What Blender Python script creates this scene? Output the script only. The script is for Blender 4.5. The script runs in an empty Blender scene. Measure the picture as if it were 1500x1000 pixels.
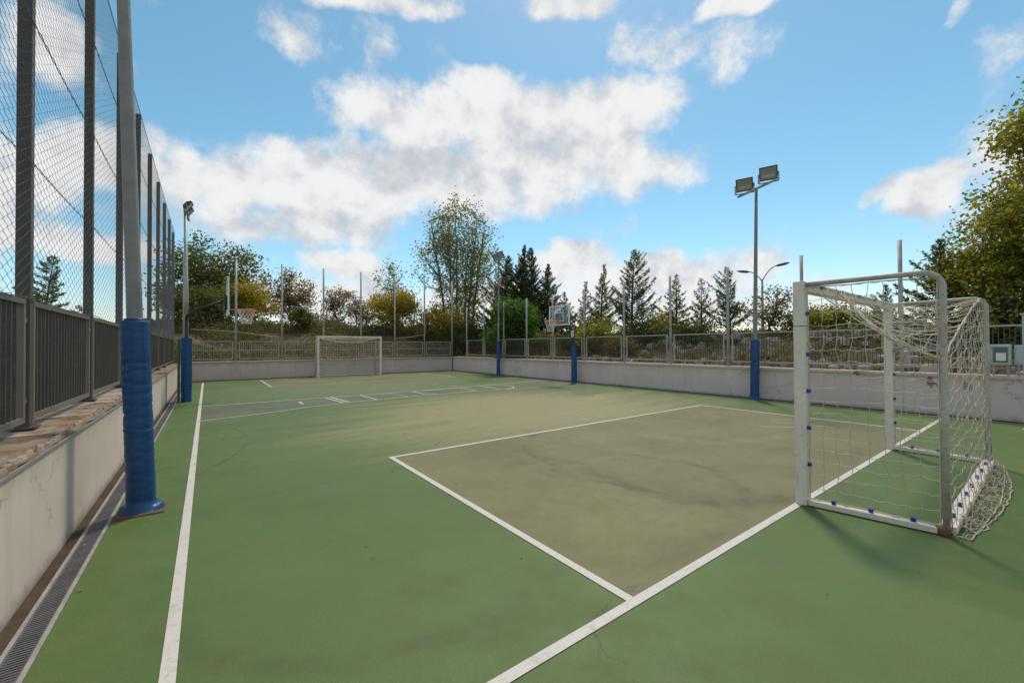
import bpy, math, random
import numpy as np
from mathutils import Vector, Matrix

S = bpy.context.scene
COL = S.collection
R = math.radians
rng = np.random.default_rng(7)
random.seed(7)

# ------------------------------------------------------------------ camera
PIT, ROLL, YAW, FPX = 0.011645, 0.00533, 0.6373, 603.2
def ray(u, v):
    c, s = math.cos(ROLL), math.sin(ROLL); u, v = c*u - s*v, s*u + c*v
    c, s = math.cos(PIT), math.sin(PIT)
    fw, dn = c + s*v, v*c - s
    return Vector((fw*math.sin(YAW) + u*math.cos(YAW), fw*math.cos(YAW) - u*math.sin(YAW), -dn))
fwd = ray(0, 0); right = ray(1, 0) - fwd; up = fwd - ray(0, 1)
cam = bpy.data.cameras.new('camera'); camo = bpy.data.objects.new('camera', cam); COL.objects.link(camo)
M = Matrix((right.normalized(), up.normalized(), -fwd.normalized())).transposed().to_4x4()
M.translation = (0, 0, 1.49)
camo.matrix_world = M
cam.sensor_width = 36; cam.lens = FPX/1500*36; cam.clip_end = 3000; cam.clip_start = 0.05
S.camera = camo

# ------------------------------------------------------------------ sky and sun
SUN_AZ, SUN_EL = 49, 60
world = bpy.data.worlds.new('World'); S.world = world; world.use_nodes = True
def build_sky():
    nt = world.node_tree; N = nt.nodes; L = nt.links
    for n in list(N): N.remove(n)
    out = N.new('ShaderNodeOutputWorld'); bg = N.new('ShaderNodeBackground'); L.new(bg.outputs[0], out.inputs[0])
    bg.inputs[1].default_value = 0.1
    sk = N.new('ShaderNodeTexSky'); sk.sky_type = 'NISHITA'; sk.sun_disc = False
    sk.sun_elevation = R(SUN_EL); sk.sun_rotation = R(SUN_AZ); sk.dust_density = 0.3; sk.ozone_density = 1.3; sk.air_density = 1.0
    # cumulus: (azimuth, elevation, half width, half height, weight) in degrees
    B = [(33,28.2,22,4.6,1),(46,29.2,14,3.8,1),(31,31.8,6,2.8,.8),(40,24.5,18,3.6,.9),(11,19,15,5.5,1),(27,22,23,5.2,.95),(53.7,21.7,9.5,3.3,.8),(0.8,17.8,6.2,4.9,.9),(9,14.6,18,3,.72),
     (15.5,10,6.5,2.4,.85),(44.5,11.0,6.8,3.6,1),(57,9,14,2.9,.85),(67.9,8.1,4.8,2.4,.7),(46.2,5.6,33.8,3.4,.8),(12.8,5.8,18.1,3.2,.8),(74.4,5.5,7,1.8,.55),
     (15.5,38.7,13,1.7,.9),(45,40.2,7,2.2,.95),(67.4,36.1,6.5,1.7,.95),(84,29.4,1.3,1.3,.7),(55,35.3,7.5,3.0,.44),(65.8,31.8,5.2,2.4,.46),(59,33.3,5.5,1.6,.40),
     (18.4,34.6,4,2.7,.44),(7.9,33.6,5.4,2.4,.40),(82.6,15.4,3.0,2.7,1),(79.6,15.4,2,1,.66),(-12.4,26.3,2.8,3.4,.8),(-9,17.6,7.5,3,1),(-13,15.7,4,4,.9),(-10.5,10.2,6,1.8,.85),(-4.5,21.3,2.4,1.8,.66)]
    NEG = [(74.3,24.0,13,7,.6),(30.2,13.5,11.5,2.0,.55),(3.5,28.4,9,4.4,.6),(36,36.5,10,2.2,.45),(80,8,7,4,.35)]
    def m(op, a, b=None, c=None):
        n = N.new('ShaderNodeMath'); n.operation = op
        for i, x in enumerate((a, b, c)):
            if x is None: continue
            if isinstance(x, (int, float)): n.inputs[i].default_value = x
            else: L.new(x, n.inputs[i])
        return n.outputs[0]
    def mr(x, a, b, c, dd):
        n = N.new('ShaderNodeMapRange'); n.interpolation_type = 'SMOOTHSTEP'; L.new(x, n.inputs[0])
        for i, q in enumerate((a, b, c, dd)): n.inputs[i+1].default_value = q
        return n.outputs[0]
    def noise(vec, scale, det, rough=.55):
        n = N.new('ShaderNodeTexNoise'); n.inputs['Scale'].default_value = scale; n.inputs['Detail'].default_value = det; n.inputs['Roughness'].default_value = rough
        L.new(vec, n.inputs['Vector']); return n
    def vadd(v, o):
        n = N.new('ShaderNodeVectorMath'); n.operation = 'ADD'; n.inputs[1].default_value = o; L.new(v, n.inputs[0]); return n.outputs[0]
    P = N.new('ShaderNodeTexCoord').outputs['Generated']
    sep = N.new('ShaderNodeSeparateXYZ'); L.new(P, sep.inputs[0])
    sw = N.new('ShaderNodeSeparateXYZ'); L.new(noise(P, 7, 2).outputs['Color'], sw.inputs[0])
    az = m('MULTIPLY_ADD', m('ARCTAN2', sep.outputs[0], sep.outputs[1]), 180/math.pi, m('MULTIPLY_ADD', sw.outputs[0], 8, -4))
    el = m('MULTIPLY_ADD', m('ARCSINE', sep.outputs[2]), 180/math.pi, m('MULTIPLY_ADD', sw.outputs[1], 5, -2.5))
    cb = N.new('ShaderNodeCombineXYZ'); L.new(az, cb.inputs[0]); L.new(el, cb.inputs[1])
    def blob(a, e, ra, re, k=1.22):
        v = N.new('ShaderNodeVectorMath'); v.operation = 'MULTIPLY_ADD'; L.new(cb.outputs[0], v.inputs[0])
        v.inputs[1].default_value = (1/(ra*k), 1/(re*k), 0); v.inputs[2].default_value = (-a/(ra*k), -e/(re*k), 0)
        d = N.new('ShaderNodeVectorMath'); d.operation = 'DOT_PRODUCT'; L.new(v.outputs[0], d.inputs[0]); L.new(v.outputs[0], d.inputs[1]); return d.outputs['Value']
    # out of view the sky carries on with clouds of the same kind and cover
    vd = N.new('ShaderNodeVectorMath'); vd.operation = 'DOT_PRODUCT'; L.new(P, vd.inputs[0]); vd.inputs[1].default_value = (.56, .76, .33)
    nl = noise(P, 2.6, 2).outputs[0]
    acc = m('MULTIPLY', mr(nl, .46, .62, 0, .95), mr(vd.outputs['Value'], .78, .6, 0, 1))
    for a, e, ra, re, w in B: acc = m('MAXIMUM', acc, m('MULTIPLY_ADD', blob(a, e, ra, re), -w, w))
    for a, e, ra, re, w in NEG: acc = m('SUBTRACT', acc, m('MAXIMUM', 0.0, m('MULTIPLY_ADD', blob(a, e, ra, re), -w, w)))
    nz = noise(P, 9.5, 9, .68).outputs[0]
    d0 = m('MULTIPLY_ADD', nz, 2.0, m('SUBTRACT', acc, 1.0))
    alpha = mr(d0, .06, .72, 0, .97)
    n1 = noise(P, 11, 6, .58).outputs[0]; n2 = noise(vadd(P, (.010, .012, .03)), 11, 6, .58).outputs[0]
    lit = m('MULTIPLY_ADD', m('SUBTRACT', n1, n2), 2.0, .62)
    for a, e, ra, re, w in ((24, 22.5, 16, 3.2, .5), (14, 14.5, 18, 2.4, .4), (42, 26, 12, 2, .25), (82, 13.2, 3, 1.2, .3)):
        lit = m('SUBTRACT', lit, m('MAXIMUM', 0.0, m('MULTIPLY_ADD', blob(a, e, ra, re, 1), -w, w)))
    lit = m('ADD', lit, mr(d0, .3, 1.0, .0, .18))
    cc = N.new('ShaderNodeMix'); cc.data_type = 'RGBA'; L.new(mr(lit, .1, .95, 0, 1), cc.inputs[0])
    cc.inputs[6].default_value = (5.7, 5.95, 6.45, 1); cc.inputs[7].default_value = (9.0, 8.95, 8.9, 1)
    hs = N.new('ShaderNodeHueSaturation'); hs.inputs['Saturation'].default_value = 1.12; hs.inputs['Hue'].default_value = 0.473; hs.inputs['Value'].default_value = 1.42
    L.new(sk.outputs[0], hs.inputs['Color'])
    mx = N.new('ShaderNodeMix'); mx.data_type = 'RGBA'; L.new(alpha, mx.inputs[0]); L.new(hs.outputs[0], mx.inputs[6]); L.new(cc.outputs[2], mx.inputs[7])
    L.new(mx.outputs[2], bg.inputs[0])
    world.cycles.sampling_method = 'NONE'
build_sky()
sl = bpy.data.lights.new('sun', 'SUN'); sl.energy = 2.4; sl.angle = R(8); sl.color = (1, .89, .73)
so = bpy.data.objects.new('sun', sl); COL.objects.link(so)
sd = Vector((math.sin(R(SUN_AZ))*math.cos(R(SUN_EL)), math.cos(R(SUN_AZ))*math.cos(R(SUN_EL)), math.sin(R(SUN_EL))))
so.rotation_euler = sd.to_track_quat('Z', 'Y').to_euler(); so.location = (20, 20, 40)
S.view_settings.view_transform = 'Standard'; S.view_settings.look = 'None'; S.view_settings.exposure = 0; S.view_settings.gamma = 1
S.view_settings.use_curve_mapping = False
S.cycles.max_bounces = 6; S.cycles.diffuse_bounces = 3; S.cycles.transparent_max_bounces = 12
S.render.resolution_x = 1024; S.render.resolution_y = 682

# ------------------------------------------------------------------ materials
MATS = {}
class NB:
    """small node helper"""
    def __init__(s, name):
        s.m = bpy.data.materials.new(name); s.m.use_nodes = True; MATS[name] = s.m
        s.nt = s.m.node_tree; s.N = s.nt.nodes; s.L = s.nt.links; s.p = s.N['Principled BSDF']
        s.out = s.N['Material Output']
    def new(s, t): return s.N.new(t)
    def set(s, inp, x):
        if isinstance(x, bpy.types.NodeSocket): s.L.new(x, inp)
        elif isinstance(x, (tuple, list)) and len(x) == 3 and inp.type == 'RGBA': inp.default_value = (*x, 1)
        else: inp.default_value = x
    def coord(s, scale=(1, 1, 1), obj=True):
        t = s.new('ShaderNodeTexCoord'); mp = s.new('ShaderNodeMapping'); mp.inputs['Scale'].default_value = scale
        if obj: s.L.new(t.outputs['Object'], mp.inputs[0])
        else:
            g = s.new('ShaderNodeNewGeometry'); s.L.new(g.outputs['Position'], mp.inputs[0])
        return mp.outputs[0]
    def noise(s, scale, detail=4, rough=.55, vec=None, col=False):
        n = s.new('ShaderNodeTexNoise'); n.inputs['Scale'].default_value = scale; n.inputs['Detail'].default_value = detail; n.inputs['Roughness'].default_value = rough
        s.L.new(vec if vec is not None else s.coord(obj=False), n.inputs['Vector']); return n.outputs['Color' if col else 0]
    def ramp(s, fac, stops):
        n = s.new('ShaderNodeValToRGB'); s.L.new(fac, n.inputs[0])
        e = n.color_ramp.elements
        while len(e) < len(stops): e.new(.5)
        for i, (p, c) in enumerate(stops):
            e[i].position = p; e[i].color = (*c, 1) if len(c) == 3 else c
        return n.outputs[0]
    def mr(s, x, a, b, c=0, d=1):
        n = s.new('ShaderNodeMapRange'); n.interpolation_type = 'SMOOTHSTEP'; s.set(n.inputs[0], x)
        for i, q in enumerate((a, b, c, d)): n.inputs[i+1].default_value = q
        return n.outputs[0]
    def mix(s, f, a, b, mode='MIX'):
        n = s.new('ShaderNodeMix'); n.data_type = 'RGBA'; n.blend_type = mode
        s.set(n.inputs[0], f); s.set(n.inputs[6], a); s.set(n.inputs[7], b); return n.outputs[2]
    def math(s, op, a, b=0.0):
        n = s.new('ShaderNodeMath'); n.operation = op; s.set(n.inputs[0], a); s.set(n.inputs[1], b); return n.outputs[0]
    def xyz(s):
        g = s.new('ShaderNodeNewGeometry'); q = s.new('ShaderNodeSeparateXYZ'); s.L.new(g.outputs['Position'], q.inputs[0]); return q.outputs
    def bump(s, h, st=.3, dist=.01):
        n = s.new('ShaderNodeBump'); n.inputs['Strength'].default_value = st; n.inputs['Distance'].default_value = dist
        s.L.new(h, n.inputs['Height']); s.L.new(n.outputs[0], s.p.inputs['Normal'])
    def fin(s, col, rough=.6, metal=0.0, spec=.5):
        s.set(s.p.inputs['Base Color'], col); s.set(s.p.inputs['Roughness'], rough); s.set(s.p.inputs['Metallic'], metal); s.set(s.p.inputs['Specular IOR Level'], spec)
        return s.m
def sub(c, k): return tuple(x*k for x in c)
def worn(name, c, rough=.5, metal=0.0, var=.25, scale=6, dirt=(.12, .10, .08), damt=.25, spec=.5, bump=.15):
    b = NB(name); n1 = b.noise(scale, 5); n2 = b.noise(scale*6, 4, .6)
    col = b.ramp(n1, [(.3, sub(c, 1-var)), (.7, sub(c, 1+var*.5))])
    col = b.mix(b.math('MULTIPLY', b.mr(n2, .5, .75), damt), col, dirt)
    b.bump(n2, bump, .004)
    return b.fin(col, b.mr(n1, .2, .8, rough*.8, min(1, rough*1.2)), metal, spec)

worn('galvanised', (.43, .41, .39), .5, .2, .25, 5)
worn('fence_grey', (.080, .069, .060), .5, 0, .18, 4, (.2, .17, .14), .3)
worn('panel_grey', (.19, .165, .142), .5, 0, .15, 4, (.2, .15, .11), .3)
worn('bar_grey', (.075, .062, .052), .5, 0, .2, 4, (.2, .15, .11), .3)
worn('fence_pale', (.44, .385, .335), .5, 0, .15, 4, (.25, .18, .13), .3)
worn('pole_grey', (.27, .25, .235), .5, .2, .25, 5)
worn('wire_dark', (.10, .10, .105), .5, .3, .2, 8)
worn('wire_zinc', (.17, .175, .18), .45, .3, .2, 8)
worn('goal_white', (.81, .70, .60), .45, 0, .07, 3, (.36, .26, .17), .35)
worn('goal_tube', (.50, .44, .37), .5, 0, .22, 6, (.20, .13, .085), .75)
worn('rust', (.20, .10, .05), .8, .2, .4, 14)
worn('clip_blue', (.015, .05, .35), .4, 0, .2, 9)
worn('net_white', (.62, .54, .43), .8, 0, .18, 4, (.35, .27, .2), .4, .2)
worn('net_hoop', (.80, .74, .66), .8, 0, .15, 6)
worn('hoop_green', (.006, .028, .020), .45, 0, .2, 5)
worn('rim_orange', (.80, .27, .10), .5, 0, .2, 8)
worn('board_white', (.82, .80, .77), .5, 0, .08, 4)
worn('lamp_dark', (.05, .052, .055), .5, .2, .2, 6)
worn('lamp_glass', (.30, .33, .33), .12, .0, .1, 6)
worn('lamp_reflector', (.62, .62, .60), .3, .5, .1, 6)
worn('cabinet', (.52, .52, .50), .5, 0, .12, 6, (.3, .25, .2), .4)
worn('cabinet_window', (.13, .15, .15), .2, 0, .1, 6)
worn('trim_metal', (.38, .37, .37), .45, .3, .15, 6)
worn('grate_metal', (.15, .145, .15), .55, .3, .25, 8, (.1, .06, .035), .5)
worn('drain_edge', (.33, .31, .29), .8, 0, .25, 6, (.14, .10, .07), .5)
worn('bark', (.11, .085, .065), .9, 0, .4, 9, bump=.6)
worn('bark_pale', (.20, .185, .16), .9, 0, .4, 9, bump=.5)
worn('rock', (.50, .44, .38), .9, 0, .35, 5, bump=.6)
worn('house_wall', (.62, .59, .55), .8, 0, .08, 2)
worn('house_roof', (.22, .20, .19), .8, 0, .2, 3)
worn('globe', (.66, .66, .66), .3, 0, .04, 3)
worn('pale_post', (.50, .485, .48), .55, 0, .1, 4)
worn('mat_green', (.05, .16, .085), .6, 0, .15, 4)

DKS, PLS = (.078, .068, .028), (.26, .245, .13)
SMEARS = {'area_olive': [(4.75, 2.75, 1.13, .22, (-.8, -.5), DKS, .62), (3.7, 2.9, 1.16, .14, (.95, -.25), DKS, .6), (7.2, 4.2, 1.3, .3, (-.6, -.7), PLS, .5), (5.4, 3.6, 2.0, .10, (-.9, .3), DKS, .45), (3.2, 3.6, .6, .2, (.5, .8), DKS, .45), (6.6, 19.8, 1.5, .5, (0, -1), DKS, .4)],
          'court_paint': [(-3.3, 8.2, 3.83, .04, (1, .1), (.05, .075, .03), .7, .06), (1.2, 3.4, 1.5, .12, (-.2, -.95), (.066, .080, .026), .35), (8.9, 8.6, .5, .3, (.2, -.9), (.34, .30, .18), .8), (9.6, 9.2, .25, .2, (-.5, -.8), DKS, .8), (5.2, 8.2, 1.8, .4, (-.3, .9), PLS, .5), (6.5, -.4, 2.2, .2, (-.4, .85), (.055, .085, .03), .6)]}
def smear(b, col, cx, cy, r, w, dirv, c, amt, warp=.5):
    """a swept scuff: part of a ring on the ground, on the side 'dirv', broken up by noise"""
    X, Y, Z = b.xyz(); dx = b.math('SUBTRACT', X, cx); dy = b.math('SUBTRACT', Y, cy)
    d = b.math('SQRT', b.math('ADD', b.math('MULTIPLY', dx, dx), b.math('MULTIPLY', dy, dy)))
    d = b.math('ABSOLUTE', b.math('SUBTRACT', b.math('ADD', d, b.math('MULTIPLY', b.math('SUBTRACT', b.noise(1.4, 4), .5), warp)), r))
    sd = b.mr(b.math('ADD', b.math('MULTIPLY', dx, dirv[0]), b.math('MULTIPLY', dy, dirv[1])), r*.1, r*.75)
    k = b.math('MULTIPLY', b.mr(d, w, w*.1), b.math('MULTIPLY', sd, b.mr(b.noise(2.6, 6, .7), .34, .62, 0, amt)))
    return b.mix(k, col, c)
def mk_court():
    b = NB('court_paint'); X, Y, Z = b.xyz()
    n1 = b.noise(.45, 6, .6); n2 = b.noise(3.2, 6, .65); n3 = b.noise(60, 3, .6)
    st = b.noise(1.0, 5, .6, b.coord((.25, 1.6, 1), False))
    green = b.ramp(n1, [(.30, (.070, .122, .023)), (.55, (.090, .152, .031)), (.78, (.120, .176, .043))])
    green = b.mix(b.mr(n2, .40, .72, 0, .5), green, (.130, .150, .047)); green = b.mix(b.mr(b.noise(1.3, 7, .7), .50, .72, 0, .45), green, (.064, .100, .022))
    # worn pale middle of the court (play wear)
    dx = b.math('DIVIDE', b.math('SUBTRACT', X, 6.3), 5.6); dy = b.math('DIVIDE', b.math('SUBTRACT', Y, 7.6), 4.2)
    rr = b.math('SQRT', b.math('ADD', b.math('MULTIPLY', dx, dx), b.math('MULTIPLY', dy, dy)))
    rr = b.math('ADD', rr, b.math('MULTIPLY', b.math('SUBTRACT', st, .5), 1.1))
    wear = b.mr(rr, 1.10, .30, 0, .9)
    col = b.mix(wear, green, (.300, .262, .122))
    dy2 = b.math('DIVIDE', b.math('SUBTRACT', Y, 16.5), 5); dx2 = b.math('DIVIDE', b.math('SUBTRACT', X, 5), 6)
    r2 = b.math('SQRT', b.math('ADD', b.math('MULTIPLY', dx2, dx2), b.math('MULTIPLY', dy2, dy2)))
    col = b.mix(b.mr(b.math('ADD', r2, b.math('MULTIPLY', b.math('SUBTRACT', n2, .5), .9)), 1.1, .3, 0, .45), col, (.20, .21, .12))
    # scuffs, dirt by the edges
    col = b.mix(b.mr(st, .56, .78, 0, .45), col, (.075, .085, .05))
    edge = b.math('MINIMUM', b.math('SUBTRACT', 12.33, X), b.math('SUBTRACT', 22.9, Y))
    col = b.mix(b.mr(b.math('ADD', edge, b.math('MULTIPLY', n2, .8)), .9, .35, 0, .6), col, (.075, .07, .045))
    col = b.mix(b.mr(n3, .62, .75, 0, .25), col, (.17, .19, .12))

    for q in SMEARS.get(b.m.name, ()): col = smear(b, col, *q)
    # hairline cracks, grit, old drips
    vo = b.new('ShaderNodeTexVoronoi'); vo.feature = 'DISTANCE_TO_EDGE'; vo.inputs['Scale'].default_value = .42
    wv = b.new('ShaderNodeVectorMath'); wv.operation = 'MULTIPLY_ADD'; b.L.new(b.noise(1.7, 5, .65, None, True), wv.inputs[0]); wv.inputs[1].default_value = (.9, .9, 0); b.L.new(b.coord((1, 1, 0), False), wv.inputs[2]); b.L.new(wv.outputs[0], vo.inputs['Vector'])
    ck = b.math('MULTIPLY', b.mr(vo.outputs['Distance'], .006, .001), b.mr(b.noise(.55, 3), .50, .62, 0, .55))
    col = b.mix(ck, col, (.035, .04, .022))
    col = b.mix(b.mr(b.noise(130, 4, .8), .50, .70, 0, .75), col, (.045, .062, .022))
    col = b.mix(b.mr(b.noise(22, 5, .8), .60, .74, 0, .45), col, (.20, .20, .13))
    b.bump(n3, .4, .004)
    return b.fin(col, b.mr(n2, .3, .7, .5, .72), 0, .4)
mk_court()
def mk_area(name, c1, c2, c3):
    b = NB(name); n1 = b.noise(.7, 6, .6); n2 = b.noise(4, 6, .65); n3 = b.noise(60, 3, .6)
    st = b.noise(1.1, 5, .6, b.coord((.45, 1.7, 1), False))
    col = b.ramp(n1, [(.28, c1), (.52, c2), (.75, c3)])
    col = b.mix(b.mr(st, .52, .76, 0, .5), col, sub(c1, .62))
    col = b.mix(b.mr(n2, .55, .8, 0, .3), col, sub(c3, 1.15))
    col = b.mix(b.mr(n3, .62, .75, 0, .25), col, sub(c3, 1.2))

    for q in SMEARS.get(b.m.name, ()): col = smear(b, col, *q)
    # hairline cracks, grit, old drips
    vo = b.new('ShaderNodeTexVoronoi'); vo.feature = 'DISTANCE_TO_EDGE'; vo.inputs['Scale'].default_value = .42
    wv = b.new('ShaderNodeVectorMath'); wv.operation = 'MULTIPLY_ADD'; b.L.new(b.noise(1.7, 5, .65, None, True), wv.inputs[0]); wv.inputs[1].default_value = (.9, .9, 0); b.L.new(b.coord((1, 1, 0), False), wv.inputs[2]); b.L.new(wv.outputs[0], vo.inputs['Vector'])
    ck = b.math('MULTIPLY', b.mr(vo.outputs['Distance'], .006, .001), b.mr(b.noise(.55, 3), .50, .62, 0, .55))
    col = b.mix(ck, col, (.035, .04, .022))
    col = b.mix(b.mr(b.noise(130, 4, .8), .50, .70, 0, .75), col, sub(c1, .5))
    col = b.mix(b.mr(b.noise(22, 5, .8), .60, .74, 0, .45), col, (.20, .20, .13))
    b.bump(n3, .4, .004)
    return b.fin(col, b.mr(n2, .3, .7, .5, .72), 0, .4)
mk_area('area_olive', (.140, .134, .052), (.182, .166, .065), (.220, .196, .084))
mk_area('lane_grey', (.092, .108, .050), (.118, .132, .064), (.150, .156, .084))
def mk_line():
    b = NB('line_paint'); n = b.noise(9, 6, .7); n2 = b.noise(60, 3, .7)
    col = b.mix(b.mr(n, .48, .75, 0, .6), (.62, .575, .53), (.40, .385, .30)); col = b.mix(b.mr(n2, .56, .70, 0, .6), col, (.27, .29, .17)); col = b.mix(b.mr(b.noise(2.2, 7, .75), .60, .70, 0, .6), col, (.24, .26, .14))
    b.bump(n2, .1, .003); b.fin(col, .6, 0, .4)
    b = NB('line_faded'); n = b.noise(7, 6, .7); n2 = b.noise(50, 3, .7)
    col = b.mix(b.mr(n, .4, .75, 0, .75), (.46, .44, .38), (.24, .25, .17)); col = b.mix(b.mr(n2, .55, .7, 0, .6), col, (.22, .22, .15))
    b.fin(col, .65, 0, .4)
mk_line()
def mk_wall(name, c, stain, amt, patch=False):
    b = NB(name); X, Y, Z = b.xyz()
    n1 = b.noise(.9, 6, .6); n2 = b.noise(5, 6, .65); n3 = b.noise(70, 3, .6)
    dr = b.noise(1, 5, .6, b.coord((5, 5, .35), False))      # runs down the wall
    col = b.ramp(n1, [(.3, sub(c, .88)), (.7, sub(c, 1.06))])
    col = b.mix(b.math('MULTIPLY', b.mr(dr, .52, .8), amt), col, stain)
    low = b.mr(b.math('ADD', Z, b.math('MULTIPLY', n2, .22)), .20, .08, 0, .55)
    col = b.mix(low, col, (.17, .13, .10))
    col = b.mix(b.mr(n2, .60, .8, 0, .25), col, stain)
    if patch:
        pm = b.math('MULTIPLY', b.mr(b.noise(2.6, 5, .6), .60, .64), b.mr(Z, .45, .68))
        pm = b.math('MULTIPLY', pm, b.mr(Y, 5.6, 4.6))
        col = b.mix(pm, col, (.17, .16, .155))
    vo = b.new('ShaderNodeTexVoronoi'); vo.feature = 'DISTANCE_TO_EDGE'; vo.inputs['Scale'].default_value = .8
    wv = b.new('ShaderNodeVectorMath'); wv.operation = 'MULTIPLY_ADD'; b.L.new(b.noise(2.5, 5, .65, None, True), wv.inputs[0]); wv.inputs[1].default_value = (.5, .5, .5); b.L.new(b.coord((1, 1, 1), False), wv.inputs[2]); b.L.new(wv.outputs[0], vo.inputs['Vector'])
    col = b.mix(b.math('MULTIPLY', b.mr(vo.outputs['Distance'], .008, .002), b.mr(b.noise(.7, 3), .5, .6, 0, .5)), col, sub(stain, .5))
    top = b.math('MULTIPLY', b.mr(b.math('ADD', Z, b.math('MULTIPLY', dr, .5)), .82, 1.12), .35)
    col = b.mix(top, col, sub(stain, .8))
    b.bump(n3, .3, .004); b.fin(col, .85, 0, .3)
mk_wall('wall_left', (.66, .55, .47), (.38, .285, .21), .45)
mk_wall('wall_right', (.73, .585, .525), (.46, .36, .31), .32, True)
mk_wall('wall_far', (.60, .49, .445), (.35, .28, .24), .32)
mk_wall('wall_patch', (.33, .315, .295), (.22, .19, .16), .3)
def mk_soil():
    b = NB('mortar_bed'); n1 = b.noise(3.2, 6, .65); n2 = b.noise(28, 5, .65)
    col = b.ramp(n1, [(.30, (.15, .085, .045)), (.47, (.25, .155, .085)), (.60, (.30, .25, .20)), (.8, (.22, .16, .11))])
    col = b.mix(b.mr(n2, .5, .8, 0, .6), col, (.10, .065, .04)); b.bump(n2, .8, .02); b.fin(col, .95, 0, .2)
    b = NB('dirt'); n1 = b.noise(4, 6, .65); n2 = b.noise(30, 5, .65)
    col = b.ramp(n1, [(.3, (.050, .040, .030)), (.55, (.095, .068, .046)), (.75, (.085, .07, .052))])
    col = b.mix(b.mr(n2, .55, .75, 0, .5), col, (.17, .12, .08)); b.bump(n2, .8, .02); b.fin(col, .95, 0, .2)
    b = NB('slab_stone'); n1 = b.noise(2, 6, .6); n2 = b.noise(22, 5, .65)
    col = b.ramp(n1, [(.3, (.25, .20, .155)), (.55, (.36, .30, .245)), (.8, (.42, .36, .30))])
    col = b.mix(b.mr(n2, .55, .8, 0, .5), col, (.22, .15, .10)); b.bump(n2, .5, .008); b.fin(col, .9, 0, .3)
    b = NB('terrain'); n1 = b.noise(.35, 6, .65); n2 = b.noise(3.5, 6, .7); n3 = b.noise(25, 4, .7)
    col = b.ramp(n1, [(.3, (.075, .080, .036)), (.5, (.145, .115, .060)), (.7, (.19, .15, .085))])
    col = b.mix(b.mr(n2, .45, .7, 0, .7), col, (.085, .065, .04)); col = b.mix(b.mr(n3, .55, .75, 0, .6), col, (.24, .19, .115))
    b.bump(n2, 1, .12); b.fin(col, .95, 0, .2)
mk_soil()
def mk_pad():
    b = NB('pad_blue'); n1 = b.noise(3, 5, .6); n2 = b.noise(14, 5, .65); cr = b.noise(1, 4, .6, b.coord((3.5, 3.5, 9), False))
    col = b.ramp(n1, [(.3, (.003, .052, .165)), (.7, (.004, .072, .225))])
    col = b.mix(b.mr(n2, .50, .75, 0, .5), col, (.02, .095, .20)); col = b.mix(b.mr(b.noise(40, 4, .7), .60, .75, 0, .4), col, (.06, .09, .13))
    b.bump(cr, .45, .02); b.fin(col, b.mr(n2, .3, .8, .35, .55), 0, .5)
mk_pad()
def mk_glass():
    b = NB('board_glass'); b.fin((.55, .6, .62), .15, 0, .5)
    tr = b.new('ShaderNodeBsdfTransparent'); tr.inputs[0].default_value = (.9, .93, .94, 1)
    ms = b.new('ShaderNodeMixShader'); n = b.noise(5, 5, .6)
    b.L.new(b.mr(n, .3, .8, .12, .35), ms.inputs[0]); b.L.new(tr.outputs[0], ms.inputs[1]); b.L.new(b.p.outputs[0], ms.inputs[2])
    b.L.new(ms.outputs[0], b.out.inputs[0])
mk_glass()
def mk_leaf(name, stops, trans=.4, rough=.55):
    b = NB(name); at = b.new('ShaderNodeAttribute'); at.attribute_name = 'tint'
    col = b.ramp(at.outputs['Fac'], stops); b.fin(col, rough, 0, .35)
    tl = b.new('ShaderNodeBsdfTranslucent'); b.L.new(b.mix(1, col, (1.25, 1.2, .75), 'MULTIPLY'), tl.inputs[0])
    ms = b.new('ShaderNodeMixShader'); ms.inputs[0].default_value = trans
    b.L.new(b.p.outputs[0], ms.inputs[1]); b.L.new(tl.outputs[0], ms.inputs[2]); b.L.new(ms.outputs[0], b.out.inputs[0])
G = mk_leaf
G('leaf_dark', [(0, (.056, .075, .026)), (.5, (.105, .138, .040)), (1, (.17, .195, .055))], 0.55)
G('leaf_oak', [(0, (.060, .074, .026)), (.5, (.12, .14, .038)), (.85, (.19, .20, .05)), (1, (.27, .18, .05))], 0.55)
G('leaf_yellow', [(0, (.17, .165, .022)), (.4, (.31, .275, .030)), (.75, (.45, .34, .032)), (1, (.55, .29, .032))], 0.6)
G('leaf_autumn', [(0, (.10, .080, .038)), (.4, (.17, .145, .050)), (.75, (.27, .18, .070)), (1, (.34, .15, .075))], 0.5)
G('leaf_poplar', [(0, (.11, .12, .040)), (.45, (.19, .21, .060)), (.8, (.29, .28, .070)), (1, (.42, .30, .06))], 0.6)
G('leaf_green', [(0, (.045, .10, .022)), (.5, (.095, .185, .040)), (1, (.15, .25, .055))], 0.55)
G('leaf_right', [(0, (.12, .13, .022)), (.45, (.25, .26, .036)), (.8, (.36, .33, .046)), (1, (.42, .34, .06))], 0.6)
G('needle', [(0, (.064, .076, .036)), (.5, (.12, .135, .060)), (1, (.20, .20, .09))], 0.5)
G('needle_green', [(0, (.070, .088, .030)), (.5, (.145, .165, .050)), (1, (.23, .23, .07))], 0.5)
G('shrub', [(0, (.065, .072, .028)), (.45, (.135, .145, .050)), (.8, (.21, .19, .080)), (1, (.27, .20, .10))], 0.45)
G('dry', [(0, (.12, .085, .050)), (.5, (.23, .165, .090)), (1, (.38, .31, .20))], 0.3)

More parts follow.
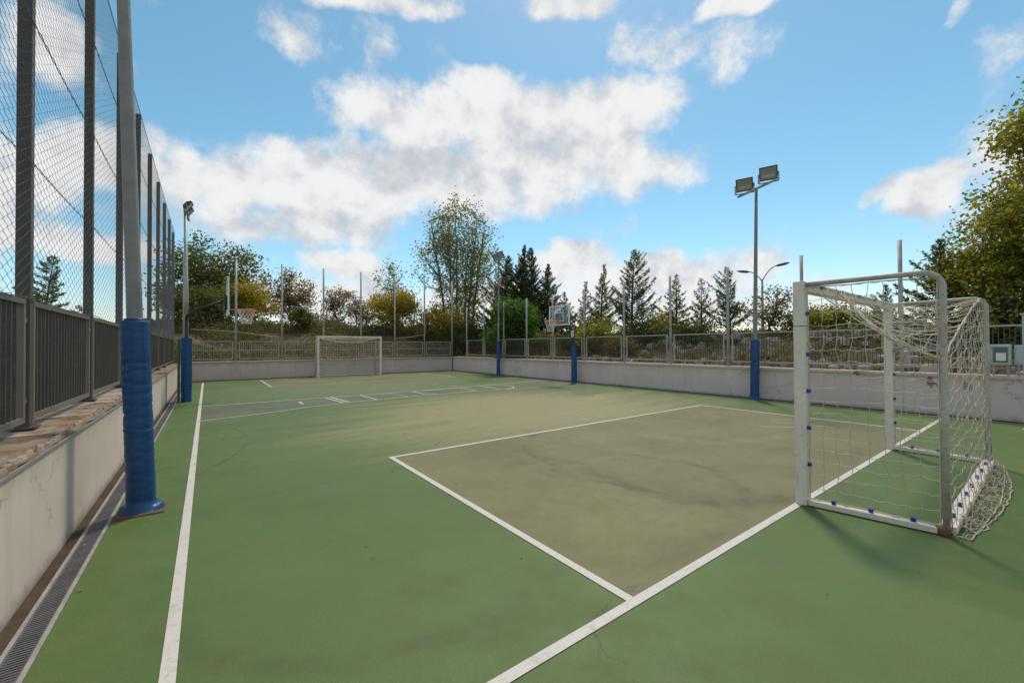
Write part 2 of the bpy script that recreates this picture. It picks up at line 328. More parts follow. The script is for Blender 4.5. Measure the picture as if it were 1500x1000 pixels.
# ------------------------------------------------------------------ mesh helpers
def V(*a): return np.array(a, float)
def nrm(a):
    a = np.asarray(a, float); return a/max(np.linalg.norm(a), 1e-9)
def rootloc(o):
    p = np.zeros(3)
    while o is not None: p += np.array(o.location); o = o.parent
    return p
class MB:
    def __init__(s): s.v = []; s.f = []; s.sm = []
    def add(s, vs, fs, smooth=False):
        k = len(s.v); s.v.extend([tuple(map(float, q)) for q in vs]); s.f.extend([tuple(i+k for i in q) for q in fs]); s.sm.extend([smooth]*len(fs)); return s
    def box(s, x0, x1, y0, y1, z0, z1):
        return s.add([(x0,y0,z0),(x1,y0,z0),(x1,y1,z0),(x0,y1,z0),(x0,y0,z1),(x1,y0,z1),(x1,y1,z1),(x0,y1,z1)], [(3,2,1,0),(4,5,6,7),(0,1,5,4),(1,2,6,5),(2,3,7,6),(3,0,4,7)])
    def obox(s, c, ax, h):
        c = V(*c); ax = [nrm(a) for a in ax]; vs = []
        for sz in (-1, 1):
            for sx, sy in ((-1,-1),(1,-1),(1,1),(-1,1)): vs.append(c + ax[0]*h[0]*sx + ax[1]*h[1]*sy + ax[2]*h[2]*sz)
        return s.add(vs, [(3,2,1,0),(4,5,6,7),(0,1,5,4),(1,2,6,5),(2,3,7,6),(3,0,4,7)])
    def bar(s, p0, p1, w, h, upv=(0, 0, 1)):
        p0, p1 = V(*p0), V(*p1); d = nrm(p1-p0); sd_ = np.cross(d, upv)
        if np.linalg.norm(sd_) < 1e-4: sd_ = np.cross(d, (0, 1, 0))
        sd_ = nrm(sd_); u = np.cross(sd_, d)
        return s.obox((p0+p1)/2, (d, sd_, u), (np.linalg.norm(p1-p0)/2, w/2, h/2))
    def tube(s, pts, rad, n=8, cap=True, smooth=True):
        P = [V(*p) for p in pts]; m = len(P)
        rad = [rad]*m if isinstance(rad, (int, float)) else rad
        vs = []; u = None
        for i in range(m):
            t = nrm(P[min(i+1, m-1)] - P[max(i-1, 0)])
            if u is None:
                a = V(1, 0, 0) if abs(t[0]) < .8 else V(0, 1, 0); u = nrm(np.cross(t, a))
            else: u = nrm(u - t*np.dot(u, t))
            w = np.cross(t, u)
            for k in range(n):
                a = 2*math.pi*k/n; vs.append(P[i] + rad[i]*(math.cos(a)*u + math.sin(a)*w))
        fs = [(i*n+k, i*n+(k+1)%n, (i+1)*n+(k+1)%n, (i+1)*n+k) for i in range(m-1) for k in range(n)]
        s.add(vs, fs, smooth)
        if cap:
            k0 = len(s.v) - m*n
            s.f.append(tuple(k0+i for i in reversed(range(n)))); s.f.append(tuple(k0+(m-1)*n+i for i in range(n))); s.sm += [False, False]
        return s
    def poly(s, pts, z0, z1):
        n = len(pts); vs = [(x, y, z0) for x, y in pts] + [(x, y, z1) for x, y in pts]
        return s.add(vs, [tuple(range(n-1, -1, -1)), tuple(range(n, 2*n))] + [(i, (i+1) % n, n+(i+1) % n, n+i) for i in range(n)])
    def sheet(s, pts, z): return s.add([(x, y, z) for x, y in pts], [tuple(range(len(pts)))])
    def mesh(s, name, off=None):
        me = bpy.data.meshes.new(name); v = np.array(s.v, float)
        if off is not None: v = v - off
        me.from_pydata(v.tolist(), [], s.f); me.polygons.foreach_set('use_smooth', s.sm); me.update(); return me
    def build(s, name, mat, parent=None, bevel=0, kind=None, label=None):
        me = s.mesh(name, rootloc(parent) if parent is not None else None); me.materials.append(MATS[mat])
        return link(name, me, parent, bevel=bevel, kind=kind, label=label)
def link(name, me, parent=None, loc=None, bevel=0, kind=None, label=None):
    o = bpy.data.objects.new(name, me); COL.objects.link(o); o.parent = parent
    if loc is not None: o.location = loc
    if bevel:
        b = o.modifiers.new('bevel', 'BEVEL'); b.width = bevel; b.segments = 2; b.limit_method = 'ANGLE'; b.angle_limit = R(40)
    if kind: o['kind'] = kind
    if label: o['label'] = label
    return o
def tag(o, label, cat, group=None):
    o['label'] = label; o['category'] = cat
    if group: o['group'] = group
    return o
def thing(name, label, cat, loc, group=None):
    o = bpy.data.objects.new(name, None); COL.objects.link(o); o.location = loc; o.empty_display_size = .2
    return tag(o, label, cat, group)
def struct(o): o['kind'] = 'structure'; return o
def quads(name, verts, mat, parent=None, tint=None, kind=None, origin=None):
    """verts: (n,4,3) array of separate leaf quads, joined in one mesh"""
    v = np.asarray(verts, np.float32); n = len(v)
    off = rootloc(parent) if parent is not None else (origin if origin is not None else np.zeros(3))
    me = bpy.data.meshes.new(name); me.vertices.add(n*4); me.vertices.foreach_set('co', (v.reshape(-1, 3) - off).astype(np.float32).ravel())
    me.loops.add(n*4); me.loops.foreach_set('vertex_index', np.arange(n*4, dtype=np.int32))
    me.polygons.add(n); me.polygons.foreach_set('loop_start', np.arange(0, n*4, 4, dtype=np.int32)); me.polygons.foreach_set('loop_total', np.full(n, 4, np.int32))
    if tint is not None:
        a = me.attributes.new('tint', 'FLOAT', 'POINT'); a.data.foreach_set('value', np.repeat(np.clip(tint, 0, 1), 4).astype(np.float32))
    me.update(); me.validate(); me.materials.append(MATS[mat])
    o = link(name, me, parent, kind=kind)
    if parent is None and origin is not None: o.location = origin
    return o
def leaves(c, size, axis=None, aspect=.6, rg=rng):
    """leaf quads at centres c (n,3), long axis random or along 'axis' (n,3)"""
    n = len(c); size = np.broadcast_to(np.asarray(size, float), (n,))[:, None]
    a = rg.normal(size=(n, 3)) if axis is None else axis; a = a/np.linalg.norm(a, axis=1, keepdims=True)
    b = np.cross(a, rg.normal(size=(n, 3))); b /= np.linalg.norm(b, axis=1, keepdims=True)
    k = np.cross(a, b)
    q = np.empty((n, 4, 3)); q[:, 0] = c - a*size*.5; q[:, 2] = c + a*size*.5
    q[:, 1] = c + b*size*.5*aspect + k*size*.08; q[:, 3] = c - b*size*.5*aspect + k*size*.08
    return q

# ------------------------------------------------------------------ ground, court
def sstep(a, b, x):
    t = min(1, max(0, (x-a)/(b-a))); return t*t*(3-2*t)
def ground_z(x, y):
    n = .12*math.sin(x*.9+1.3*y) + .10*math.sin(1.7*x-.8*y+2) + .06*math.sin(3.1*x+2.3*y)
    inx, iny = -1.4 < x < 12.52, y < 23.03
    if inx and iny and y > -9: return -.25
    zr = .80 + 1.05*sstep(12.9, 18, x) + .5*sstep(20, 60, x)
    zf = .80 + 2.05*sstep(23.6, 30.5, y)
    zl = .35 - 1.2*sstep(-2, -12, x)
    amp = min(1, .25 + .25*max(x-12.6, y-23.1, -1.5-x, 0))
    if x <= -1.4: z = zl + (max(zf, zl)-zl)*sstep(-9, -2, x)*sstep(22.5, 27, y)
    elif x >= 12.52: z = max(zr, zf if y > 23 else 0) if y > 23 else zr + (max(zr, zf)-zr)*sstep(20, 27, y)
    else: z = zf
    return z + n*amp
def build_ground():
    xs = [-900, -300, -120, -60, -40] + list(np.arange(-30, -1.6, 1.2)) + [-1.42, -1.3] + list(np.linspace(0, 12, 9)) + [12.45, 12.6] + list(np.arange(13.2, 34, .8)) + [38, 45, 60, 120, 300, 900]
    ys = [-900, -300, -100, -40, -20, -9.2, -9] + list(np.arange(-8, 22.8, 1.1)) + [22.95, 23.1] + list(np.arange(23.7, 44, .8)) + [50, 60, 120, 300, 900]
    mb = MB(); nx = len(xs)
    mb.v = [(float(x), float(y), ground_z(x, y)) for y in ys for x in xs]
    for j in range(len(ys)-1):
        for i in range(nx-1): mb.f.append((j*nx+i, j*nx+i+1, (j+1)*nx+i+1, (j+1)*nx+i)); mb.sm.append(True)
    struct(mb.build('ground', 'terrain'))
build_ground()
court = struct(MB().sheet([(-.66, -8.8), (12.345, -8.8), (12.345, 22.915), (-.66, 22.915)], 0).build('court', 'court_paint'))
def part(mb, name, mat, z=None, **k): return mb.build(name, mat, court, **k)
Z1, Z2 = .0025, .0045
part(MB().sheet([(2.0, 1.52), (9.85, 1.52), (9.85, 5.45), (2.0, 5.45)], Z1), 'penalty_area_paint', 'area_olive')
part(MB().sheet([(1.95, 17.85), (9.8, 17.85), (9.8, 22.0), (1.95, 22.0)], Z1), 'penalty_area_paint', 'area_olive')
LOW = [(-.14, 10.52), (.94, 10.82), (2.0, 11.28), (3.0, 11.57), (3.9, 11.64), (4.8, 11.74), (5.8, 11.76), (6.6, 11.80), (7.3, 11.85), (8.1, 11.66), (8.6, 11.62), (9.8, 11.33), (12.09, 10.72)]
UPP = [(-.14, 13.13), (1.15, 13.11), (2.82, 13.08), (3.83, 13.04), (4.8, 13.03), (5.7, 13.05), (7.4, 13.15), (9.2, 13.38), (12.09, 13.66)]
part(MB().sheet(LOW + UPP[::-1], Z1), 'key_lane_paint', 'lane_grey')
def line(pts, w, mat='line_paint', name='painted_line', z=Z2):
    """a painted stripe along a polyline, mitred"""
    P = [V(*p) for p in pts]; Lf, Rt = [], []
    for i in range(len(P)):
        t0 = nrm(P[i]-P[i-1]) if i else nrm(P[1]-P[0]); t1 = nrm(P[i+1]-P[i]) if i < len(P)-1 else t0
        t = nrm(t0+t1); n = V(-t[1], t[0]); k = w/2/max(.4, np.dot(n, V(-t1[1], t1[0])))
        Lf.append(P[i]+n*k); Rt.append(P[i]-n*k)
    mb = MB(); m = len(P)
    mb.add([(*q, z) for q in Lf+Rt], [(i, i+1, m+i+1, m+i)[::-1] for i in range(m-1)])
    return part(mb, name, mat)
W = .062
line([(-.14, -8.6), (-.14, 21.85)], W)
line([(12.09, -8.6), (12.09, 21.9)], .05)
line([(-.11, 1.52), (12.065, 1.52)], W)
line([(2.0, 1.551), (2.0, 5.45), (9.85, 5.45), (9.85, 1.551)], W)
line([(-.11, 21.9), (12.09, 21.9)], .05, 'line_faded')
line([(1.95, 21.87), (1.95, 17.85), (9.8, 17.85), (9.8, 21.87)], .055)
line(LOW, .05); line(UPP, .05)
for a in ([(2.03, 12.55), (2.02, 11.95)], [(2.80, 13.05), (2.94, 11.59)], [(2.95, 13.05), (3.10, 11.62)], [(3.80, 13.01), (3.87, 11.67)], [(5.50, 13.0), (5.49, 12.2), (5.80, 11.79)], [(8.25, 13.2), (8.16, 11.69)]):
    line(a, .055, z=Z2+.0015, name='lane_mark')
line([(4.30, 13.0), (4.62, 12.85), (4.80, 12.45), (4.84, 11.77)], .05, 'line_faded', 'lane_mark', Z2+.0015)
line([(5.80, 12.98), (7.34, 13.08), (7.29, 12.2), (7.3, 11.9)], .05, 'line_paint', 'lane_mark', Z2+.0015)
line([(8.5, 13.25), (8.9, 13.15), (9.12, 12.75), (9.10, 12.25), (8.85, 11.85), (8.4, 11.68)], .055, 'line_paint', 'lane_mark', Z2+.0015)
line([(5.98, 6.62), (6.30, 6.47), (6.36, 6.15)], .045, 'line_faded', 'chalk_mark'); line([(5.86, 6.32), (5.95, 5.92), (6.12, 5.78), (6.22, 5.88)], .045, 'line_faded', 'chalk_mark')
line([(9.0, 3.55), (9.7, 3.0)], .04, 'line_faded', 'chalk_mark'); line([(8.1, 3.35), (8.75, 2.75)], .035, 'line_faded', 'chalk_mark'); line([(8.75, 3.45), (8.9, 3.05)], .035, 'line_faded', 'chalk_mark')
def ragged(p0, p1, w0, w1, seed, z, n=160):
    """irregular dirt strip along a wall foot"""
    r = np.random.default_rng(seed); p0, p1 = V(*p0), V(*p1); d = nrm(p1-p0); nn = V(-d[1], d[0])
    a, b = [], []; x = 0
    for i in range(n+1):
        x = .75*x + r.normal()*.3; q = p0+(p1-p0)*i/n
        a.append(q); b.append(q+nn*(w0+(w1-w0)*min(1, max(0, .5+.5*x))))
    mb = MB(); mb.add([(*q, z) for q in a+b], [(i, i+1, n+1+i+1, n+1+i) for i in range(n)])
    return part(mb, 'dirt_strip', 'dirt')
ragged((12.345, -3), (12.345, 22.9), .05, .22, 1, .008); ragged((12.33, 22.915), (-.5, 22.915), .03, .12, 2, .0085)

# ------------------------------------------------------------------ walls
def left_wall():
    t = thing('retaining_wall', 'long low pale rendered wall with crumbling coping on the left side', 'wall', (-.9, 7, 0))
    ys = [-8.8, -4.4, 0.2, 4.72, 9.2, 13.7, 18.2, 22.88]
    for i in range(len(ys)-1):
        MB().box(-1.5, -.88, ys[i]+(.003 if i else 0), ys[i+1]-.003, -.05, .79).build('wall_panel', 'wall_left', t, .006)
    MB().box(-1.48, -.89, -8.79, 22.87, -.05, .785).build('wall_core', 'mortar_bed', t)
    mb = MB(); mb.box(-.90, -.868, -8.8, 22.88, .791, .799); mb.box(-.878, -.866, -8.8, 22.88, .783, .806); mb.build('edge_trim', 'trim_metal', t, .003)
    # ragged mortar bed under the slabs
    mb = MB(); xs = np.linspace(-1.5, -.868, 11); yy = np.arange(-2, 22.9, .10); nx = len(xs); r = np.random.default_rng(5)
    h = r.random((len(yy), nx))
    for j, y in enumerate(yy):
        for i, x in enumerate(xs): mb.v.append((x, y, .803 + .022*h[j, i] + (.01 if 2 < i < 9 else 0)))
    for j in range(len(yy)-1):
        for i in range(nx-1): mb.f.append((j*nx+i, j*nx+i+1, (j+1)*nx+i+1, (j+1)*nx+i)); mb.sm.append(True)
    mb.build('mortar_bed', 'mortar_bed', t)
    # broken stone slabs
    y = -1.0; k = 0
    while y < 22.5:
        l = r.uniform(.35, .75)
        if r.random() < .6:
            x0 = -1.46; x1 = -.95 - (r.random() < .5)*r.uniform(.05, .3)
            c = [(x0, y), (x1*.55+x0*.45, y+r.uniform(-.03, .05)), (x1, y+r.uniform(-.02, .10)), (x1+r.uniform(-.10, .02), y+l*.5), (x1-r.uniform(0, .08), y+l-r.uniform(.02, .1)), (x0, y+l-.015)]
            MB().poly(c, .80, .826+r.uniform(0, .004)).build('coping_slab', 'slab_stone', t, .003); k += 1
        y += l
    # white lumps of mortar along the front edge
    y = 1.5; k = 0
    while y < 22:
        l = r.uniform(.05, .15)
        if r.random() < .85 and k < 200:
            x = -.908 + r.uniform(-.016, .008); w = r.uniform(.016, .032); h_ = r.uniform(.008, .022)
            pts = [(x-w, y), (x-w*.3, y-.02), (x+w*.7, y+.01), (x+w*.8, y+l*.6), (x+w*.2, y+l), (x-w*.9, y+l*.8)]
            mb = MB(); n = 6
            mb.add([(a, b, .805) for a, b in pts]+[(x+(a-x)*.6, y+l/2+(b-y-l/2)*.7, .82+h_*r.uniform(.6, 1)) for a, b in pts], [tuple(range(6, 12))]+[(i, (i+1) % 6, 6+(i+1) % 6, 6+i) for i in range(6)])
            mb.build('mortar_lump', 'slab_stone', t); k += 1
        y += l + r.uniform(0, .04)
left_wall()
def plain_wall(name, label, mat, ax, a0, a1, b0, b1, outward):
    """wall along axis ax ('x' or 'y') from a0 to a1, thickness b0..b1"""
    t = thing('court_wall', label, 'wall', ((a0+a1)/2, b0, 0) if ax == 'x' else (b0, (a0+a1)/2, 0), 'low walls with flat coping')
    n = max(1, round((a1-a0)/4.9)); cuts = np.linspace(a0, a1, n+1)
    def bx(a, b, c, d, z0, z1): return MB().box(a, b, c, d, z0, z1) if ax == 'x' else MB().box(c, d, a, b, z0, z1)
    for i in range(n): bx(cuts[i]+.002, cuts[i+1]-.002, b0, b1, -.05, .80).build('wall_panel', mat, t, .005)
    bx(a0+.01, a1-.01, b0+.008, b1-.008, -.05, .795).build('wall_core', 'dirt', t)
    r = np.random.default_rng(len(label)); y = a0
    while y < a1-.05:
        l = min(r.uniform(.95, 1.05), a1-y); dz = r.uniform(-.004, .004)
        bx(y+.003, y+l-.003, b0-.035+r.uniform(-.006, .006), b1+.03, .802, .868+dz).build('coping_slab', mat, t, .006); y += l
plain_wall('court_wall', 'low pinkish grey wall along the right side below the barred panels', 'wall_right', 'y', -3, 22.88, 12.345, 12.76, 1)
plain_wall('court_wall', 'low grey wall across the far end behind the small far goal', 'wall_far', 'x', -.86, 12.30, 22.90, 23.28, 1)
MB  # (far wall meets the side walls end to end)

# ------------------------------------------------------------------ drain
def drain():
    t = thing('drain_channel', 'slotted metal drain channel along the foot of the left wall', 'drain', (-.74, 8, 0))
    MB().box(-.875, -.803, -8, 22.85, -.05, -.012).build('dirt_fill', 'dirt', t)
    MB().box(-.803, -.783, -8, 22.85, -.05, .004).build('edge_rail', 'drain_edge', t, .003)
    MB().box(-.684, -.662, -8, 22.85, -.05, .005).build('edge_rail', 'drain_edge', t, .003)
    MB().box(-.783, -.684, -8, 22.85, -.06, -.045).build('channel_bed', 'dirt', t)
    # dry leaves and grit lying in the gap beside the wall
    g = MB()
    L_ = .998; n = 44
    g.box(-.781, -.774, 0, L_, -.03, -.003); g.box(-.693, -.686, 0, L_, -.03, -.003)
    for i in range(n):
        y = (i+.5)*L_/n; g.box(-.774, -.693, y-.0065, y+.0065, -.03, -.002)
    me = g.mesh('grate', V(-.74, 0, 0)); me.materials.append(MATS['grate_metal'])
    for k in range(-2, 22): link('grate', me, t, (0, k+.1-8, random.uniform(-.0015, .0015)))
drain()

# ------------------------------------------------------------------ fences
def bar_mesh(w, h, mat, name='bar'):
    me = MB().box(-w/2, w/2, -w/2, w/2, 0, h).mesh(name); me.materials.append(MATS[mat]); return me
def panel_mesh(L, z0, z1, w, mat, mid=False, along='y', d=None):
    """frame with its origin at the start of the panel"""
    d = d or w; mb = MB()
    def bx(a, b, zz0, zz1):
        if along == 'y': mb.box(-d/2, d/2, a, b, zz0, zz1)
        else: mb.box(a, b, -d/2, d/2, zz0, zz1)
    bx(0, w, z0, z1); bx(L-w, L, z0, z1); bx(w, L-w, z0, z0+w); bx(w, L-w, z1-w, z1)
    if mid:
        zm = (z0+z1)/2
        if along == 'y': mb.box(-d*.35, d*.35, w, L-w, zm-.015, zm+.015)
        else: mb.box(w, L-w, -d*.35, d*.35, zm-.015, zm+.015)
    me = mb.mesh('panel_frame'); me.materials.append(MATS[mat]); return me
def left_fence():
    X, P = -1.20, 2.25; Y0 = .56; n = 11; ys = [Y0+P*k for k in range(n)]
    t = thing('tall_fence', 'tall grey fence of barred panels and chain link along the left wall', 'fence', (X, 5, .83)); o = V(X, 5, .83)
    z0, z1, top = .90, 1.89, 6.5
    post = MB().box(-.042, .042, -.042, .042, 0, top-.81).mesh('post'); post.materials.append(MATS['fence_grey'])
    for y in ys:
        p = link('post', post, t, V(X, y, .81)-o, bevel=.006)
    foot = MB().box(-.08, .08, -.08, .08, 0, .012).mesh('foot_plate'); foot.materials.append(MATS['fence_grey'])
    for y in ys: link('foot_plate', foot, t, V(X, y, .845)-o)
    L = P-.084-.10; fr = panel_mesh(L, z0, z1, .045, 'panel_grey')
    bar = bar_mesh(.022, z1-z0-.09, 'bar_grey'); nb = 18; sp = (L-.09)/(nb+1)
    brk = MB().box(-.02, .02, -.028, .028, -.02, .02).mesh('bracket'); brk.materials.append(MATS['panel_grey'])
    for k in range(n-1):
        f = link('panel_frame', fr, t, V(X+.01, ys[k]+.092, 0)-o)
        for i in range(nb): link('bar', bar, f, (0, .045+sp*(i+1), z0+.045))
        for z in (z0+.17, z1-.17):
            for yy in (ys[k]+.067, ys[k+1]-.067): link('bracket', brk, t, V(X+.01, yy, z)-o)
    # chain link: zigzag wires, one mesh shared by the bays
    cw, ch = P/28, .085; nz = int((top-z1)/ch*2); mb = MB()
    for i in range(28):
        pts = []
        for j in range(nz+1):
            s = (j+i) % 2
            pts.append((.004*(1 if s else -1), cw*(i+s)+(-.002 if s else .002), j*ch/2))
        mb.tube(pts, .0017, 3, False, False)
    me = mb.mesh('chain_link'); me.materials.append(MATS['wire_zinc'])
    for k in range(n-1): link('chain_link', me, t, V(X+.052, ys[k], z1+.005)-o, kind='stuff')
    for z in (1.90, 3.0, 4.15, 5.3, 6.44):
        mb = MB(); pts = []; a = ys[0]
        N_ = int((ys[-1]-a)/.09)
        for q in (0, math.pi):
            pts = [(X+.056+.006*math.cos(i*1.6+q), a+i*.09, z-.02*abs(math.sin(math.pi*((i*.09) % P)/P))+.006*math.sin(i*1.6+q)) for i in range(N_)]
            mb.tube(pts, .0030, 4, False)
        mb.build('tension_wire', 'wire_dark', t)
left_fence()
def right_fence():
    X = 12.58; ys = [-1.6, .32, 2.24, 4.16, 6.08, 7.99, 9.92, 11.95, 13.88, 15.78, 17.72, 19.66, 21.58]
    t = thing('barred_fence', 'pale grey barred fence with tall single posts on the right wall', 'fence', (X, 10, .87)); o = V(X, 10, .87)
    z0, z1, top = .985, 1.86, 3.84
    post = MB().tube([(0, 0, 0), (0, 0, top-.87)], .04, 12).mesh('post'); post.materials.append(MATS['galvanised'])
    for y in ys: link('post', post, t, V(X, y, .868)-o)
    brk = MB().box(-.012, .012, -.05, .05, -.012, .012).mesh('bracket'); brk.materials.append(MATS['fence_pale'])
    for k in range(len(ys)-1):
        L = ys[k+1]-ys[k]-.22; f = link('panel_frame', panel_mesh(L, z0, z1, .036, 'fence_pale'), t, V(X, ys[k]+.11, 0)-o)
        nb = 22; sp = (L-.072)/(nb+1)
        if k < 9:
            bar = bar_mesh(.013, z1-z0-.072, 'bar_grey')
            for i in range(nb): link('bar', bar, f, (0, .036+sp*(i+1), z0+.036))
        else:
            mb = MB()
            for i in range(nb): mb.box(-.0065, .0065, .036+sp*(i+1)-.0065, .036+sp*(i+1)+.0065, z0+.036, z1-.036)
            me = mb.mesh('bars'); me.materials.append(MATS['bar_grey']); link('bars', me, f, (0, 0, 0), kind='stuff')
        for z in (z0+.12, z1-.10):
            for yy in (ys[k]+.07, ys[k+1]-.07): link('bracket', brk, t, V(X, yy, z)-o)
right_fence()
def far_fence():
    Y = 23.10; xs = [-.82, 1.08, 2.97, 4.88, 6.79, 8.70, 10.54, 12.4]
    t = thing('far_fence', 'grey fence with thin bars and tall posts on the far end wall', 'fence', (6, Y, .87)); o = V(6, Y, .87)
    z0, z1, top = .95, 1.80, 5.6
    post = MB().tube([(0, 0, 0), (0, 0, top-.87)], .045, 12).mesh('post'); post.materials.append(MATS['galvanised'])
    for x in xs: link('post', post, t, V(x, Y, .868)-o)
    brk = MB().box(-.06, .06, -.012, .012, -.012, .012).mesh('bracket'); brk.materials.append(MATS['fence_pale'])
    for k in range(len(xs)-1):
        L = xs[k+1]-xs[k]-.24; f = link('panel_frame', panel_mesh(L, z0, z1, .034, 'fence_pale', True, 'x'), t, V(xs[k]+.12, Y, 0)-o)
        mb = MB(); nb = 20; sp = (L-.068)/(nb+1)
        for i in range(nb):
            x = .034+sp*(i+1); mb.box(x-.0055, x+.0055, -.0045, .0045, z0+.034, z1-.034)
        me = mb.mesh('bars'); me.materials.append(MATS['fence_pale']); link('bars', me, f, (0, 0, 0), kind='stuff')
        for z in (z0+.12, z1-.10):
            for xx in (xs[k]+.08, xs[k+1]-.08): link('bracket', brk, t, V(xx, Y, z)-o)
    MB().tube([(-.8, Y-.02, 2.33), (.5, Y-.02, 2.27), (1.08, Y-.05, 2.22), (2.2, Y-.02, 2.08), (2.75, Y, 2.02)], .012, 6).build('loose_cable', 'fence_pale', t)
    MB().tube([(8.75, Y-.02, 1.98), (9.6, Y-.02, 2.06), (10.5, Y-.02, 2.22)], .012, 6).build('loose_cable', 'fence_pale', t)
far_fence()

# ------------------------------------------------------------------ floodlights and pads
def lerp(a, b, t): return V(*a)+(V(*b)-V(*a))*t
def pad(t, base, top, r, seed, skirt=True):
    """blue foam sleeve, wrapped and creased"""
    rg = np.random.default_rng(seed); n = 36; m = 110; b, tp = V(*base), V(*top); ph = rg.uniform(0, 6, 8)
    cr = [(rg.uniform(.06, .97)**1.5, rg.uniform(.004, .011), rg.uniform(.02, .075), rg.uniform(0, 6.3), rg.uniform(.006, .03), rg.uniform(.25, 1.1)) for _ in range(26)]
    vs = []
    for j in range(m+1):
        s = j/m; c = b+(tp-b)*s; low = max(0, 1-s*1.7)
        fl = (1+.62*max(0, 1-s/.055)**1.5) if skirt else 1.0
        for i in range(n):
            a = 2*math.pi*i/n; k = 1 + .035*math.sin(s*9+ph[1])*low + .03*low*math.sin(2*a+s*14+ph[2]) + .018*math.sin(3*a+ph[3])*math.sin(s*5+ph[0])
            for s0, w_, d_, p0, sl_, sp_ in cr:
                q = (s-s0-sl_*math.sin(a+p0))/w_
                if abs(q) < 3: k -= d_*math.exp(-q*q)*max(0, math.cos((a-p0)*sp_*.5))**2
            k += .02*math.exp(-((a-ph[6]) % 6.2832/.07)**2)       # lengthwise seam
            vs.append(c + V(math.cos(a), math.sin(a), 0)*r*fl*k + V(0, 0, (.03*math.sin(a*2+ph[4]) if skirt and 0 < j < 3 else 0)))
    mb = MB(); mb.add(vs, [(j*n+i, j*n+(i+1) % n, (j+1)*n+(i+1) % n, (j+1)*n+i) for j in range(m) for i in range(n)], True); mb.f.append(tuple(m*n+i for i in range(n))); mb.sm.append(False)
    p = mb.build('pad', 'pad_blue', t)
    for s in (.17, .29, .43):
        mb = MB(); c = b+(tp-b)*s; mb.tube([c+V(math.cos(a)*r*1.01, math.sin(a)*r*1.01, .016*math.sin(a+ph[5]+s*9)) for a in np.linspace(0, 2*math.pi, 25)], .004, 5, False); mb.build('tape_band', 'pad_blue', p)
    return p
def flood(t, c, face, w=.42, h=.36, d=.15):
    """floodlight head: housing, glass, hood, bracket; 'face' is where it shines"""
    f = nrm(face); s = nrm(np.cross((0, 0, 1), f)); u = np.cross(f, s); c = V(*c)
    mb = MB(); b0 = c-f*d*.5; hw, hh = w/2, h/2
    q = lambda o, a, b: [o-s*a-u*b, o+s*a-u*b, o+s*a+u*b, o-s*a+u*b]
    mb.add(q(c-f*d*.55, hw*.55, hh*.5)+q(c, hw, hh)+q(c+f*d*.35, hw, hh)+q(c+f*d*.35, hw*.9, hh*.88)+q(c+f*d*.28, hw*.9, hh*.88),
           [(3, 2, 1, 0)]+[(k*4+i, k*4+(i+1) % 4, k*4+4+(i+1) % 4, k*4+4+i) for k in range(4) for i in range(4)])
    hd = mb.build('floodlight_head', 'lamp_dark', t)
    MB().add(q(c+f*d*.285, hw*.895, hh*.875), [(0, 1, 2, 3)]).build('lamp_glass', 'lamp_glass', hd)
    MB().add(q(c+f*d*.30-u*hh*.35, hw*.7, hh*.22), [(0, 1, 2, 3)]).build('reflector', 'lamp_reflector', hd)
    mb = MB()
    for k in (-1, 1): mb.bar(c+s*k*(hw+.012), c+s*k*(hw+.012)-V(0, 0, hh+.06), .014, .05)
    mb.bar(c-s*(hw+.02)-V(0, 0, hh+.07), c+s*(hw+.02)-V(0, 0, hh+.07), .05, .014)
    mb.build('bracket', 'galvanised', hd)
def lamp(label, base, top, padtop, rp, r0, r1, arm, face, seed, poletop=None, head=True):
    t = thing('floodlight_post', label, 'lamp post', base, 'court floodlight posts')
    b, tp = V(*base), V(*top); m = 9
    MB().tube([lerp(b, tp, i/m) for i in range(m+1)], [r0+(r1-r0)*i/m for i in range(m+1)], 16).build('pole', 'pole_grey', t)
    MB().box(b[0]-.17, b[0]+.17, b[1]-.17, b[1]+.17, .0, .012).build('base_plate', 'rust', t)
    pad(t, b+V(0, 0, .008), lerp(b, tp, padtop/tp[2]), rp, seed)
    MB().tube([lerp(b, tp, padtop/tp[2]), lerp(b, tp, (padtop+.02)/tp[2])], rp*.72, 16).build('pad_collar', 'pad_blue', t)
    if head:
        a = V(*arm); MB().bar(tp-a, tp+a, .05, .05).build('cross_arm', 'galvanised', t)
        for k in (-1, 1): flood(t, tp+a*k*.62+V(0, 0, .27), face)
    return t
lamp('nearest blue padded floodlight post leaning beside the left wall', (-.48, 5.08, 0), (-.66, 5.06, 6.05), 1.74, .103, .064, .042, (0, .5, 0), (.8, 0, -.6), 1)
lamp('blue padded floodlight post in the far right corner before dark conifers', (12.10, 17.55, 0), (12.14, 17.52, 5.9), 1.72, .098, .058, .038, (.1, .45, 0), (-.85, -.15, -.5), 2)
lamp('blue padded post with two floodlights near the large goal', (12.08, 5.14, 0), (12.12, 5.05, 5.78), 1.62, .112, .062, .036, (.06, .52, -.07), (-.80, -.30, -.50), 3)

